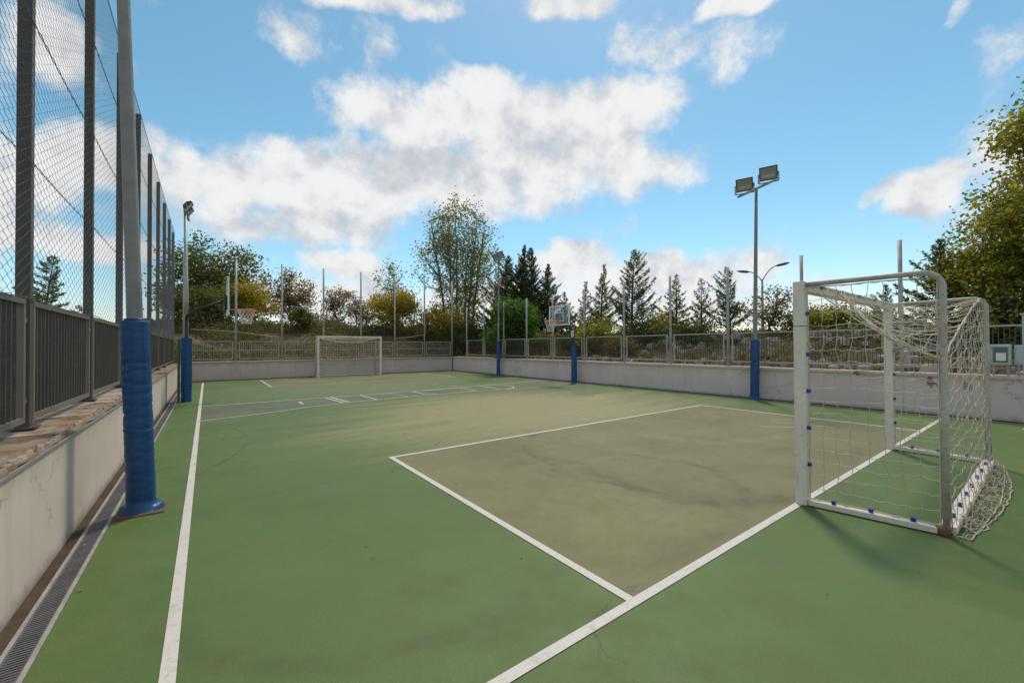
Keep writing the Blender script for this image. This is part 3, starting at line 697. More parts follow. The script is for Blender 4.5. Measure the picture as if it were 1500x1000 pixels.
def hoop(label, base, bx, s, zb0, zb1, wb, zr, seed, lamp_top=None):
    """green goose-neck hoop; s = +1 when the board faces +x"""
    t = thing('basketball_hoop', label, 'basketball hoop', base, 'basketball hoops'); b = V(*base)
    zp = 2.55 if lamp_top else 2.2
    MB().tube([b, b+V(0, 0, zp-.2)], .046, 14).build('pole', 'hoop_green', t)
    y = b[1]; zc = (zb0+zb1)/2
    arm = MB().tube([b+V(0, 0, zp-.22), b+V(s*.05, 0, zp-.1), b+V(s*.25, 0, zp+.04), V(bx-s*.12, y, zb0+.42)], [.042, .040, .036, .030], 12); ar = arm.build('arm', 'hoop_green', t)
    MB().tube([b+V(s*.02, 0, zp-.55), V(bx-s*.14, y, zb0+.12)], .014, 8).build('strut', 'hoop_green', t)
    x = bx
    bd = MB().box(x-.008, x+.008, y-wb/2+.03, y+wb/2-.03, zb0+.03, zb1-.03).build('backboard', 'board_glass', t)
    mb = MB()
    for (y0, y1, z0, z1) in ((y-wb/2, y+wb/2, zb0, zb0+.05), (y-wb/2, y+wb/2, zb1-.05, zb1), (y-wb/2, y-wb/2+.05, zb0+.05, zb1-.05), (y+wb/2-.05, y+wb/2, zb0+.05, zb1-.05)): mb.box(x-.02, x+.02, y0, y1, z0, z1)
    mb.build('board_frame', 'board_white', bd)
    mb = MB(); q0, q1, w2 = zb0+.16, zb0+.16+.45*(zb1-zb0), .27
    for (y0, y1, z0, z1) in ((y-w2, y+w2, q0, q0+.03), (y-w2, y+w2, q1-.03, q1), (y-w2, y-w2+.03, q0+.03, q1-.03), (y+w2-.03, y+w2, q0+.03, q1-.03)): mb.box(x+s*.010-.0015, x+s*.010+.0015, y0, y1, z0, z1)
    for k in (-.1, .1): mb.box(x+s*.010-.0015, x+s*.010+.0015, y+k-.015, y+k+.015, q1, zb1-.04)
    mb.build('target_square', 'board_white', bd)
    MB().obox((x-s*.05, y, zb0+.38), ((1, 0, 0), (0, 1, 0), (0, 0, 1)), (.04, .16, .2)).build('mounting_plate', 'hoop_green', t)
    rc = V(x+s*.46, y, zr); rr = .24
    rim = MB().tube([rc+V(math.cos(a)*rr, math.sin(a)*rr, 0) for a in np.linspace(0, 2*math.pi, 33)], .012, 8, False)
    rim.bar((x+s*.02, y-.07, zr-.01), (x+s*.24, y-.07, zr-.005), .02, .02); rim.bar((x+s*.02, y+.07, zr-.01), (x+s*.24, y+.07, zr-.005), .02, .02); rim.obox((x+s*.03, y, zr-.02), ((1, 0, 0), (0, 1, 0), (0, 0, 1)), (.012, .1, .06))
    rm = rim.build('rim', 'rim_orange', t)
    mb = MB(); n = 12; rows = 6
    def nd(i, j):
        a = 2*math.pi*(i+.5*(j % 2))/n; k = rr*(1-.50*(j/rows)**.75); return rc+V(math.cos(a)*k, math.sin(a)*k, -.42*j/rows)
    for i in range(n):
        for j in range(rows):
            if j % 2 == 0: prs = (nd(i, j+1), nd(i-1, j+1))
            else: prs = (nd(i, j+1), nd(i+1, j+1))
            for e in prs: mb.tube([nd(i, j), e], .0055, 4, False)
    mb.build('net', 'net_hoop', rm, kind='stuff')
    pad(t, b+V(0, 0, .005), b+V(0, 0, 1.48 if lamp_top is None else 1.77), .118 if lamp_top is None else .125, seed, False)
    if lamp_top:
        lt = V(*lamp_top); MB().tube([b+V(-.01, .01, 2.42), b+V(-.01, .01, 2.8), lt], [.056, .054, .034], 14).build('lamp_pole', 'galvanised', t)
        MB().bar(lt-V(0, .5, 0), lt+V(0, .5, 0), .05, .05).build('cross_arm', 'galvanised', t)
        for k in (-1, 1): flood(t, lt+V(.06, .3*k, .17), (.80, -.05, -.55), .34, .28, .13)
        MB().box(b[0]-.20, b[0]-.145, b[1]+.02, b[1]+.26, .005, 1.76).build('green_backing', 'mat_green', t, .02)
    else:
        MB().box(b[0]-.10, b[0]-.062, b[1]-.06, b[1]+.06, 1.86, 2.14).build('sign_plate', 'board_white', t, .004)
hoop('left basketball hoop on a blue padded green post topped by a floodlight', (-.46, 14.6, 0), .48, 1, 2.42, 3.50, 1.15, 2.62, 11, (-.50, 14.6, 5.2))
hoop('right basketball hoop with clear white framed backboard before the conifers', (12.03, 12.0, 0), 11.22, -1, 2.30, 3.10, 1.16, 2.47, 12)

# ------------------------------------------------------------------ goals
def netmesh(P, ns, nt, r, jit, seed, hem=True, skip=0.0):
    """knotted net over the surface P(s,t)"""
    rg = np.random.default_rng(seed); nd = np.array([[P(i/ns, j/nt) for j in range(nt+1)] for i in range(ns+1)])
    J = rg.normal(size=nd.shape)*jit; J[0] *= .25; J[-1] *= .25; J[:, 0] *= .25; J[:, -1] *= .4; nd = nd+J
    mb = MB()
    def cord(a, b):
        m = (a+b)/2+rg.normal(size=3)*jit*.45+V(0, 0, -.010 if abs(a[2]-b[2]) < .06 else 0)
        mb.tube([a, m, b], r, 3, False)
    for i in range(ns+1):
        for j in range(nt+1):
            edge = i in (0, ns) or j in (0, nt)
            if i < ns and (edge or rg.random() > skip): cord(nd[i, j], nd[i+1, j])
            if j < nt and (edge or rg.random() > skip): cord(nd[i, j], nd[i, j+1])
    if hem:
        for row in (nd[0], nd[-1], nd[:, 0], nd[:, -1]): mb.tube([tuple(p) for p in row], r*1.5, 4, False)
    return mb
def goal(label, A, B, C, D, H, big, seed):
    """A,B front posts; C,D back corners (behind A and B)"""
    t = thing('football_goal', label, 'goal', (*A, 0), 'football goals'); A, B, C, D = (V(*q, 0) for q in (A, B, C, D))
    Zv = V(0, 0, 1); w = .09; d = nrm(B-A); bk = nrm(C-A); bk2 = nrm(D-B)
    for P_, k in ((A, 0), (B, 1)):
        p = MB().obox(P_+Zv*(H/2+.003), (d, np.cross(Zv, d), Zv), (w/2, w/2, H/2)).build('post', 'goal_white', t, .008)
        if big: MB().obox(P_+Zv*(H*.80), (d, np.cross(Zv, d), Zv), (w/2+.0012, w/2+.0012, .003)).build('joint_gap', 'lamp_dark', p)
    MB().bar(A+d*(w/2+.001)+Zv*(H-w/2), B-d*(w/2+.001)+Zv*(H-w/2), w, w).build('crossbar', 'goal_white', t, .008)
    rt = .0225
    for P_, Q in ((A, C), (B, D)):
        b = nrm(Q-P_); Lq = np.linalg.norm(Q-P_); ra = .12; pts = [P_+b*.03+Zv*(H-.03)]
        for a in np.linspace(0, math.pi/2, 9): pts.append(P_+b*(Lq-ra+ra*math.sin(a))+Zv*(H-.02-ra+ra*math.cos(a)))
        pts += [Q+Zv*1.0, Q+Zv*.03]
        MB().tube(pts, rt if big else .028, 12).build('back_stay', 'goal_tube', t)
        MB().bar(P_+b*(w/2)+Zv*.031, Q+Zv*.031, .06, .05).build('base_bar', 'goal_white', t, .006)
        MB().tube([Q-b*.02+Zv*.0, Q-b*.02+Zv*.06], .045, 12).build('corner_foot', 'rust', t)
    MB().bar(C+Zv*.036+d*.05, D+Zv*.036-d*.05, .10, .055).build('back_bar', 'goal_white', t, .006)
    cl = MB().box(-.014, .014, -.014, .014, -.016, .016).mesh('net_clip'); cl.materials.append(MATS['clip_blue'])
    if big:
        for P_, b in ((A, bk), (B, bk2)):
            for z in (.38, .72, 1.06, 1.40, 1.78): link('net_clip', cl, t, P_+b*(w/2+.014)+Zv*z-A)
        for P_, Q in ((A, C), (B, D)):
            for k in (.25, .52, .80): link('net_clip', cl, t, P_+(Q-P_)*k+Zv*.072-A)
        for k in (.1, .22, .36, .48, .62, .74, .88): link('net_clip', cl, t, C+(D-C)*k+Zv*.08-A)
        for k in (.12, .3, .5, .7, .88): link('net_clip', cl, t, A+(B-A)*k+bk*(w/2+.016)+Zv*(H-.03)-A)
    out = nrm(bk+bk2); r = .0031 if big else .006
    zn = 1.36 if big else H-.06
    ztop = H-.06
    if big:
        cs = lambda s: A+d*.03+(B-A-d*.06)*s
        def top(s, u):
            f = cs(s)+bk*.05+Zv*(H-.02); k = C+(D-C)*s+Zv*(zn+(ztop-zn)*min(1, (s*1.25))**.8)
            p = f+(k-f)*u; sag = .20*math.sin(math.pi*u)*(.35+.65*math.sin(math.pi*min(1, s*1.05+.02)))
            return p-Zv*sag
        netmesh(top, 24, 7, r, .013, seed).build('top_net', 'net_white', t, kind='stuff')
        def back(s, u):
            k = top(s, 1); bot = C+(D-C)*s+out*(.03+.10*math.sin(math.pi*(s*.8+.12)))+Zv*.012
            p = k+(bot-k)*u**3; bulge = .035*math.sin(math.pi*u**.8)*math.sin(math.pi*s)
            p = p+out*bulge - d*(.28*math.sin(math.pi*u)*(1-s)*s*3); p[2] = max(.01, k[2]+(bot[2]-k[2])*min(1, u*1.22))
            if u > .82: p = p + out*.06*(u-.82)/.18
            return p
        netmesh(back, 22, 17, r, .009, seed+1).build('back_net', 'net_white', t, kind='stuff')
        def gather(s, u):   # slack net bunched on the ground behind the back bar
            p = C+(D-C)*(.06+.88*s)+out*(.05+(.09+.10*math.sin(math.pi*s))*u)+Zv*(.012+.05*(1-u)*(1+math.sin(s*40)))
            return p
        netmesh(gather, 36, 5, r, .013, seed+2).build('slack_net', 'net_white', t, kind='stuff')
        for P_, Q, o_, sd_ in ((A, C, -1, 3), (B, D, 1, 4)):
            b = nrm(Q-P_); Lq = np.linalg.norm(Q-P_)
            def side(s, u): return P_+b*(.06+(Lq-.09)*s)+Zv*(.07+(H-.13)*u)+d*o_*.035*math.sin(math.pi*s)*math.sin(math.pi*u)
            netmesh(side, 8, 17, r, .009, seed+sd_, True, .015).build('side_net', 'net_white', t, kind='stuff')
        # net gathered into a rope from the crossbar down to the near stay
        pts = [top(0, u) + d*.02 + (top(.28, 0)-top(0, 0))*max(0, 1-u*1.5) for u in np.linspace(0, 1, 12)]
        mb = MB(); rg = np.random.default_rng(3)
        for q in range(7): mb.tube([p+rg.normal(size=3)*.012 for p in pts], .005, 4, False)
        mb.build('gathered_net', 'net_white', t, kind='stuff')
    else:
        zl = .72
        def back(s, u): return C+(D-C)*s+Zv*(ztop-(ztop-zl)*u - .06*math.sin(math.pi*s)) - out*.05*math.sin(math.pi*s)
        def top(s, u): return A+(B-A)*s+(C-A)*u+Zv*(ztop-.28*math.sin(math.pi*s)*math.sin(math.pi*u*.9))
        netmesh(back, 26, 11, r, .012, seed).build('back_net', 'net_white', t, kind='stuff'); netmesh(top, 26, 6, r, .012, seed+1).build('top_net', 'net_white', t, kind='stuff')
        for P_, Q in ((A, C), (B, D)):
            def side(s, u): return P_+(Q-P_)*s+Zv*(ztop-(ztop-zl)*u)
            netmesh(side, 6, 11, r, .01, seed+4).build('side_net', 'net_white', t, kind='stuff')
goal('large white football goal with slack net close by on the right', (4.49, 1.50), (7.83, 1.53), (4.63, .58), (7.76, .60), 2.08, True, 21)
goal('small looking white football goal against the far end wall', (4.40, 21.98), (7.50, 22.0), (4.43, 22.72), (7.47, 22.74), 2.05, False, 31)

# ------------------------------------------------------------------ small fixtures
def cabinet(label, y0, y1, z0, z1, x, dpt, win):
    t = thing('meter_cabinet', label, 'cabinet', (x, (y0+y1)/2, z0), 'cabinets on the right fence')
    MB().box(x-dpt/2, x+dpt/2, y0, y1, z0, z1).build('body', 'cabinet', t, .012)
    dr = MB().box(x-dpt/2-.012, x-dpt/2-.001, y0+.02, y1-.02, z0+.025, z1-.025).build('door', 'cabinet', t, .005)
    if win:
        f = x-dpt/2-.0135; MB().box(f-.002, f+.001, y0+.045, y1-.045, z0+.05, z1-.05).build('window', 'cabinet_window', dr)
        MB().box(f-.006, f-.0025, y0+.07, y1-.085, z0+.085, z1-.16).build('meter_plate', 'board_white', dr)
    for z in (z0+.07, z1-.07): MB().box(x-dpt/2-.016, x-dpt/2-.0125, y1-.034, y1-.022, z-.02, z+.02).build('hinge', 'trim_metal', dr)
    for y in (y0+.05, y1-.05): MB().box(x-.02, x+.02, y-.015, y+.015, .868, z0-.001).build('stand', 'trim_metal', t)
cabinet('grey meter cabinet with window standing on the right wall', .645, .925, 1.075, 1.475, 12.42, .16, True)
cabinet('plain pale cabinet beside the windowed meter cabinet at the right edge', .36, .615, 1.08, 1.46, 12.42, .15, False)
def edge_post():
    t = thing('gate_post', 'pale square post standing at the right edge of the court', 'post', (11.35, .40, 0))
    MB().box(11.28, 11.42, .33, .47, 0, 1.98).build('shaft', 'pale_post', t, .008); MB().box(11.265, 11.435, .315, .485, 1.98, 2.01).build('cap', 'pale_post', t, .006)
    MB().box(11.262, 11.438, .312, .488, 0, .015).build('base_plate', 'pale_post', t, .004)
edge_post()
def street_lamp():
    x, y = 24.1, 9.8; z = ground_z(x, y)
    t = thing('street_lamp', 'double armed street lamp rising behind the right conifers', 'street lamp', (x, y, z))
    MB().tube([(x, y, z), (x, y, 3), (x, y, 5.05)], [.085, .065, .05], 12).build('pole', 'galvanised', t)
    for ex, ey, ez in ((23.84, 10.42, 5.50), (24.32, 9.12, 5.70)):
        pts = [lerp((x, y, 4.9), (ex, ey, 4.9), q)+V(0, 0, (ez-4.9)*math.sin(q*math.pi/2)**.8) for q in np.linspace(0, 1, 9)]
        MB().tube(pts, .028, 8).build('arm', 'galvanised', t)
        d = nrm((ex-x, ey-y, .12)); c = V(ex, ey, ez)+d*.22
        h = MB().tube([c-d*.30, c-d*.18, c+d*.1, c+d*.30], [.03, .065, .07, .03], 10).build('lamp_head', 'lamp_dark', t)
        MB().obox(c-V(0, 0, .055), (d, np.cross((0, 0, 1), d), (0, 0, 1)), (.17, .045, .015)).build('diffuser', 'lamp_glass', h)
street_lamp()
def globe_lamp(label, x, y, zt):
    z = ground_z(x, y); t = thing('globe_lamp', label, 'street lamp', (x, y, z), 'globe lamps beyond the far bank')
    MB().tube([(x, y, z), (x, y, zt-.2)], [.05, .035], 8).build('pole', 'galvanised', t)
    MB().tube([(x, y, zt-.24), (x, y, zt-.18)], [.09, .11], 10).build('collar', 'galvanised', t)
    mb = MB(); mb.tube([(x, y, zt-.2+.23*(1-math.cos(a))) for a in np.linspace(.15, math.pi, 9)], [max(.01, .23*math.sin(a)) for a in np.linspace(.15, math.pi, 9)], 14); mb.build('globe', 'globe', t)
globe_lamp('white globe lamp behind the far goal, left of the pair', 7.21, 33.2, 5.05); globe_lamp('white globe lamp behind the far goal, right of the pair', 9.81, 34.6, 5.2)
def house(label, x, y, w, l, h, rh, rot):
    z = ground_z(x, y)-.2; t = thing('house', label, 'house', (x, y, z)); c, s = math.cos(rot), math.sin(rot)
    def pt(a, b, zz): return (x+a*c-b*s, y+a*s+b*c, zz)
    mb = MB(); mb.add([pt(-w, -l, z), pt(w, -l, z), pt(w, l, z), pt(-w, l, z), pt(-w, -l, z+h), pt(w, -l, z+h), pt(w, l, z+h), pt(-w, l, z+h)], [(0, 1, 5, 4), (1, 2, 6, 5), (2, 3, 7, 6), (3, 0, 4, 7)]); wl = mb.build('wall', 'house_wall', t)
    e = .4; mb = MB(); mb.add([pt(-w-e, -l-e, z+h), pt(w+e, -l-e, z+h), pt(w+e, l+e, z+h), pt(-w-e, l+e, z+h), pt(0, -l*.6, z+h+rh), pt(0, l*.6, z+h+rh)], [(0, 1, 4), (1, 2, 5, 4), (2, 3, 5), (3, 0, 4, 5), (3, 2, 1, 0)]); mb.build('roof', 'house_roof', t)
    for k in (-.6, 0, .6):
        for sx, bb in ((0, -l-.03),):
            a0, a1 = k*w-.5, k*w+.5
            mb = MB(); mb.add([pt(a0, bb, z+1), pt(a1, bb, z+1), pt(a1, bb, z+2.3), pt(a0, bb, z+2.3)], [(0, 1, 2, 3)]); wn = mb.build('window', 'cabinet_window', wl)
            mb = MB(); mb.bar(pt(a0-.06, bb-.03, z+.96), pt(a1+.06, bb-.03, z+.96), .1, .06); mb.build('sill', 'house_wall', wn)
house('pale house with dark roof seen low through the left fence', -14.0, 62, 6, 5, 2.6, 1.3, .3)

# ------------------------------------------------------------------ trees
def leafy(name, label, cat, x, y, ztop, w, zb, mat, seed, ncl=40, nl=60, ls=.14, cr=.45, bark='bark', group=None, trunk=.11, shell=.55, flat=.75, stems=1, lean=0, upright=False, depth=None):
    """broadleaf tree or shrub: trunk with limbs, and leaves in clumps through the crown"""
    rg = np.random.default_rng(seed); z0 = ground_z(x, y)-.05
    t = thing(name, label, cat, (x, y, z0), group); dp = depth or w
    zc, rz = (ztop+zb)/2, (ztop-zb)/2*1.0
    C = []; tries = 0
    while len(C) < ncl:
        v = rg.normal(size=3); v /= np.linalg.norm(v); rad = rg.random()**shell
        k = 1.0
        if upright: k = .55+.45*math.sin(math.pi*min(1, .15+.8*(v[2]*rad*.5+.5)))
        C.append((x+lean*(v[2]*rad+1)+v[0]*rad*(w/2-cr*.5)*k, y+v[1]*rad*(dp/2-cr*.5)*k, zc+v[2]*rad*(rz-cr*.35)))
    C = np.array(C)
    mb = MB(); st = []
    for s in range(stems):
        a = 2*math.pi*s/max(1, stems)+rg.random(); off = (.0 if stems == 1 else w*.13); bx, by = x+off*math.cos(a), y+off*math.sin(a)
        top = zb+(ztop-zb)*(.62 if not upright else .80); n = 8; tx, ty = (rg.normal()*.12*w, rg.normal()*.12*w) if stems == 1 else (math.cos(a)*w*.15, math.sin(a)*w*.15)
        pts = [V(bx+tx*(i/n)**1.2+rg.normal()*.03, by+ty*(i/n)**1.2+rg.normal()*.03, z0+(top-z0)*i/n) for i in range(n+1)]; pts[0][:2] = bx, by
        mb.tube(pts, [trunk*(1-.82*i/n)*(1.35 if i == 0 else 1) for i in range(n+1)], 8); st.append(pts)
    for c in C:
        p = st[int(rg.integers(len(st)))]
        if stems > 1: p = min(st, key=lambda q: min(np.linalg.norm(k_[:2]-c[:2]) for k_ in q[3:]))
        cand = [k_ for k_ in p[2:] if k_[2] < c[2]-.1*rz] or [p[2]]
        b0 = cand[-1] if upright else cand[int(rg.integers(max(0, len(cand)-4), len(cand)))]
        L = np.linalg.norm(c-b0); md = (b0+c)/2+V(0, 0, -.08*L if not upright else -.12*L)+rg.normal(size=3)*.06*L
        r0 = min(trunk*.45, .012+.012*L); mb.tube([b0, md, c], [r0, r0*.6, .006], 5, False)
        for q in range(6):
            e = c+rg.uniform(-1, 1, 3)*cr*(.8 if not upright else .7)*V(1, 1, 1.3 if upright else .8); mb.tube([lerp(md, c, rg.uniform(.45, 1)), e], [.008, .003], 3, False)
    mb.build('trunk' if cat == 'tree' else 'stem', bark, t)
    cen = np.repeat(C, nl, axis=0); g = rg.normal(size=cen.shape)*V(cr*.55, cr*.55, cr*.55*flat)
    if upright: g *= V(.8, .8, 1.5)
    pos = cen+g; tint = np.repeat(rg.normal(.5, .17, len(C)), nl)+rg.normal(0, .15, len(pos))
    keep = pos[:, 2] > z0+.05
    q = leaves(pos[keep], rg.uniform(.6, 1.25, keep.sum())*ls, None, .62, rg)
    quads('crown' if cat == 'tree' else 'foliage', q, mat, t, tint[keep])
    return t
def conifer(label, x, y, ztop, w, mat, seed, dens=1.0, zlow=None, group='conifers beyond the fences', power=.85, asc=.5, sp=.2):
    rg = np.random.default_rng(seed); z0 = ground_z(x, y)-.05; H = ztop-z0; t = thing('conifer_tree', label, 'tree', (x, y, z0), group)
    mb = MB(); n = 8; bend = rg.normal(size=2)*.035*H
    ax = lambda f: V(x+bend[0]*f*f, y+bend[1]*f*f, z0+H*f)
    mb.tube([ax(i/n) for i in range(n+1)], [.018*H*(1-i/n)+.006 for i in range(n+1)], 7)
    power *= rg.uniform(.75, 1.2); asc *= rg.uniform(.65, 1.25); ph = rg.uniform(0, 6.3); asym = rg.uniform(.1, .35)
    zl = ((zlow or z0+.1*H)-z0)/H; P, A, S_, T_ = [], [], [], []
    nb = int(44*dens**.6*H/4+18)
    for i in range(nb):
        f = zl+(1-zl)*(i+rg.random())/nb; f = min(f, .985); a = i*2.4+rg.normal()*.35
        L = max(.06, w/2*1.1*((1-f)/(1-zl))**power*rg.uniform(.5, 1.3)*(1+asym*math.cos(a-ph))); el = asc*rg.uniform(.5, 1.2)+.35*f
        d = V(math.cos(a)*math.cos(el), math.sin(a)*math.cos(el), math.sin(el)); b0 = ax(f); m = 5; pts = []
        for k in range(m+1):
            s = k/m; pts.append(b0+d*L*s+V(0, 0, .18*L*(s*s) - .10*L*s))
        mb.tube(pts, [.004+.012*L*(1-k/m) for k in range(m+1)], 4, False)
        ns = int((12+95*L)*dens); tb = rg.normal(.5, .18)
        for k in range(ns):
            s = .12+.88*rg.random()**.8; q = lerp(pts[min(m-1, int(s*m))], pts[min(m, int(s*m)+1)], s*m-int(s*m) if s < 1 else 1)
            sd_ = nrm(np.cross(d, (0, 0, 1))); lat = rg.normal()*.13*L*math.sin(math.pi*min(1, s**.7)); q = q+sd_*lat+V(0, 0, -.25*abs(lat)+rg.normal()*.02); dir_ = nrm(d*1.0+sd_*lat/L*5+rg.normal(size=3)*.45+V(0, 0, .1)); ln = sp*rg.uniform(.6, 1.25)*(1-.35*s)*(.55+.45*(1-f))
            P.append(q+dir_*ln*.45+rg.normal(size=3)*.012); A.append(dir_); S_.append(ln); T_.append(tb+rg.normal()*.16)
    for k in range(10): P.append(ax(.93+.07*k/10)+V(0, 0, .04)); A.append(nrm(rg.normal(size=3)*.25+V(0, 0, 1))); S_.append(sp*.5); T_.append(.5)
    mb.build('trunk', 'bark', t)
    quads('crown', leaves(np.array(P), np.array(S_), np.array(A), .26, rg), mat, t, np.array(T_))
    return t
BK = 'trees beyond the far bank'
leafy('oak_tree', 'broad dark green tree behind the left basketball hoop', 'tree', .7, 34.5, 9.0, 7.9, 2.7, 'leaf_oak', 101, 90, 130, .20, .75, group=BK, trunk=.22)
leafy('leafy_tree', 'low dark tree under the broad tree behind the left hoop arm', 'tree', -.5, 30.5, 5.2, 4.6, 2.5, 'leaf_oak', 121, 60, 120, .15, .5, group=BK, trunk=.1)
leafy('yellow_tree', 'small yellow green tree right behind the left hoop net', 'tree', 2.25, 31.0, 6.1, 3.3, 2.9, 'leaf_yellow', 102, 42, 120, .15, .48, group=BK)
leafy('autumn_tree', 'loose reddish green tree left of the far goal', 'tree', 5.0, 33.6, 7.4, 4.2, 2.9, 'leaf_autumn', 103, 48, 75, .17, .5, group=BK)
leafy('round_shrub', 'round dark green shrub on the bank left of the far goal', 'shrub', 4.8, 28.7, 4.15, 1.9, 2.5, 'leaf_dark', 104, 30, 110, .11, .32, group='shrubs on the far bank', trunk=.05)
leafy('bare_tree', 'thin brownish half bare tree above the far goal', 'tree', 8.6, 34.9, 6.75, 4.0, 3.0, 'leaf_autumn', 105, 44, 48, .17, .5, group=BK)
leafy('autumn_tree', 'small sparse brown tree between the far goal and the yellow tree', 'tree', 9.6, 31.5, 5.2, 2.4, 2.9, 'leaf_autumn', 120, 24, 50, .16, .42, group=BK)
leafy('yellow_tree', 'dense yellow tree above the right post of the far goal', 'tree', 10.5, 28.2, 5.85, 4.4, 2.6, 'leaf_yellow', 106, 60, 120, .15, .5, group=BK, trunk=.10)
leafy('airy_tree', 'thin airy tree rising behind the dense yellow tree', 'tree', 12.6, 33.6, 8.7, 4.2, 3.2, 'leaf_poplar', 107, 46, 40, .18, .55, group=BK, upright=True)
leafy('yellow_tree', 'low bright yellow tree at the foot of the tall poplar', 'tree', 13.4, 26.6, 4.8, 4.6, 1.9, 'leaf_yellow', 108, 52, 95, .15, .5, group=BK, stems=3, trunk=.07)
leafy('poplar_tree', 'tallest tree, a sparse many stemmed poplar behind the far corner', 'tree', 16.1, 28.8, 13.6, 7.8, 2.6, 'leaf_poplar', 109, 340, 33, .185, .66, 'bark_pale', group=BK, stems=6, trunk=.12, upright=True, shell=.42)
leafy('leafy_tree', 'dark leafy understorey tree below the poplar', 'tree', 14.8, 24.6, 3.9, 3.8, 1.0, 'leaf_dark', 110, 55, 100, .14, .5, group=BK, trunk=.07)
leafy('vine_shrub', 'dense bright green shrub hanging over the fence beside the corner floodlight', 'shrub', 13.65, 18.3, 4.35, 3.6, .95, 'leaf_green', 111, 85, 110, .15, .40, trunk=.08, depth=2.4, shell=.4)
K = 'needle'
conifer('dark conifer directly behind the corner floodlight post', 16.0, 22.6, 7.6, 4.2, K, 201, 2.2)
conifer('tallest dark conifer right of the corner floodlight', 16.4, 21.4, 8.15, 3.4, K, 202, 2.2)
conifer('dark conifer between the tallest one and the clear backboard', 17.1, 20.9, 7.9, 3.2, K, 203, 2.2)
conifer('shorter dark conifer just left of the clear backboard', 17.8, 20.2, 6.85, 3.2, K, 204, 2.2)
conifer('low dark conifer straight behind the clear backboard', 16.7, 17.2, 4.6, 2.2, K, 205, 1.2)
conifer('slim conifer right of the clear backboard', 15.95, 15.1, 4.85, 1.9, 'needle_green', 206, 1.1)
conifer('taller slim conifer rising from a green bush', 16.5, 14.5, 5.7, 2.3, 'needle_green', 207, 1.2)
conifer('broad spiky conifer, tallest of those right of the backboard', 16.7, 12.7, 6.1, 3.4, K, 208, 1.3)
conifer('thin conifer touching the fence post right of the broad conifer', 17.0, 10.5, 4.65, 1.9, 'needle_green', 209, 1.0)
conifer('small sparse conifer standing alone against the cloud', 17.5, 9.6, 4.4, 1.8, K, 210, .7)
conifer('conifer behind the fence post left of the double street lamp', 17.1, 8.2, 4.6, 2.2, 'needle_green', 211, 1.0)
conifer('small pale conifer seen through the large goal', 21.4, 4.3, 3.8, 1.5, K, 212, .9)
conifer('dark conifer in front of the big right hand tree', 16.2, 2.15, 4.35, 1.7, K, 213, 1.5)
conifer('lone spruce beyond the tall left fence', -5.1, 23.4, 5.1, 2.2, 'needle_green', 214, 1.3, asc=.15, sp=.24)
conifer('low spruce tip showing just above the left fence panels', -4.5, 25.6, 3.35, 2.8, 'needle_green', 215, 1.1, asc=.2)
leafy('bare_tree', 'reddish half bare tree behind the floodlight post near the large goal', 'tree', 17.6, 6.95, 4.0, 2.8, 1.9, 'leaf_autumn', 112, 40, 34, .11, .36, trunk=.05)
leafy('big_tree', 'large yellow green tree leaning in at the right edge', 'tree', 16.6, -1.05, 8.5, 5.0, 1.9, 'leaf_right', 113, 260, 210, .115, .55, trunk=.2, shell=.45)
leafy('big_tree', 'upper right corner tree crown reaching highest at the right edge', 'tree', 18.2, -.6, 9.6, 3.6, 4.0, 'leaf_right', 116, 130, 190, .115, .52, trunk=.16)
leafy('big_tree', 'lower yellow green tree above the meter cabinets', 'tree', 16.4, 1.0, 5.2, 2.6, 1.5, 'leaf_right', 114, 80, 170, .105, .42, trunk=.09)
leafy('leafy_tree', 'dark leafy tree low behind the back stay of the large goal', 'tree', 15.3, .5, 3.0, 2.4, 1.1, 'leaf_dark', 115, 46, 100, .12, .4, trunk=.06)
SR = 'bushes behind the right fence'
for lab, x, y, zt, w, m_, sd_, zb in (
    ('yellow green bush behind the fence right of the right hoop', 14.3, 13.0, 3.0, 2.0, 'leaf_right', 130, 1.1),
    ('olive bush below the broad spiky conifer', 15.4, 11.6, 2.75, 2.2, 'leaf_oak', 131, 1.1),
    ('bright yellow bush right of the broad spiky conifer', 17.6, 11.6, 3.3, 1.8, 'leaf_yellow', 132, 1.6),
    ('dark low bush below the small sparse conifer', 16.2, 9.3, 2.55, 2.2, 'leaf_dark', 133, 1.3),
    ('olive bush at the foot of the fence left of the double street lamp', 16.0, 10.3, 2.6, 1.9, 'leaf_oak', 134, 1.2),
    ('green bush behind the near floodlight post', 18.5, 6.0, 3.0, 2.0, 'leaf_oak', 135, 1.7),
    ('green bush seen through the front of the large goal', 17.3, 4.95, 3.05, 2.0, 'leaf_right', 136, 1.6),
    ('dark bush seen through the large goal beside its far post', 18.6, 3.8, 2.7, 2.0, 'leaf_oak', 137, 1.6),
    ('brown dry bush low behind the fence by the hoop pad', 14.0, 11.2, 1.9, 1.6, 'leaf_autumn', 138, .9),
    ('dark bush under the vine covered fence', 14.2, 16.6, 2.3, 2.4, 'leaf_dark', 139, .9),
    ('dark bush filling the fence panel left of the corner floodlight', 14.3, 21.0, 3.4, 3.2, 'leaf_dark', 140, .9),
    ('tall dark bush between the poplar and the corner floodlight', 15.6, 23.2, 4.4, 3.4, 'leaf_dark', 142, 1.0),
    ('dark bush behind the clear backboard post', 14.6, 14.6, 2.2, 2.0, 'leaf_dark', 141, .9)):
    leafy('bush', lab, 'shrub', x, y, zt, w, zb, m_, sd_, 30, 95, .10, .34, group=SR, trunk=.035)
LR = 'hedge plants outside the left fence'
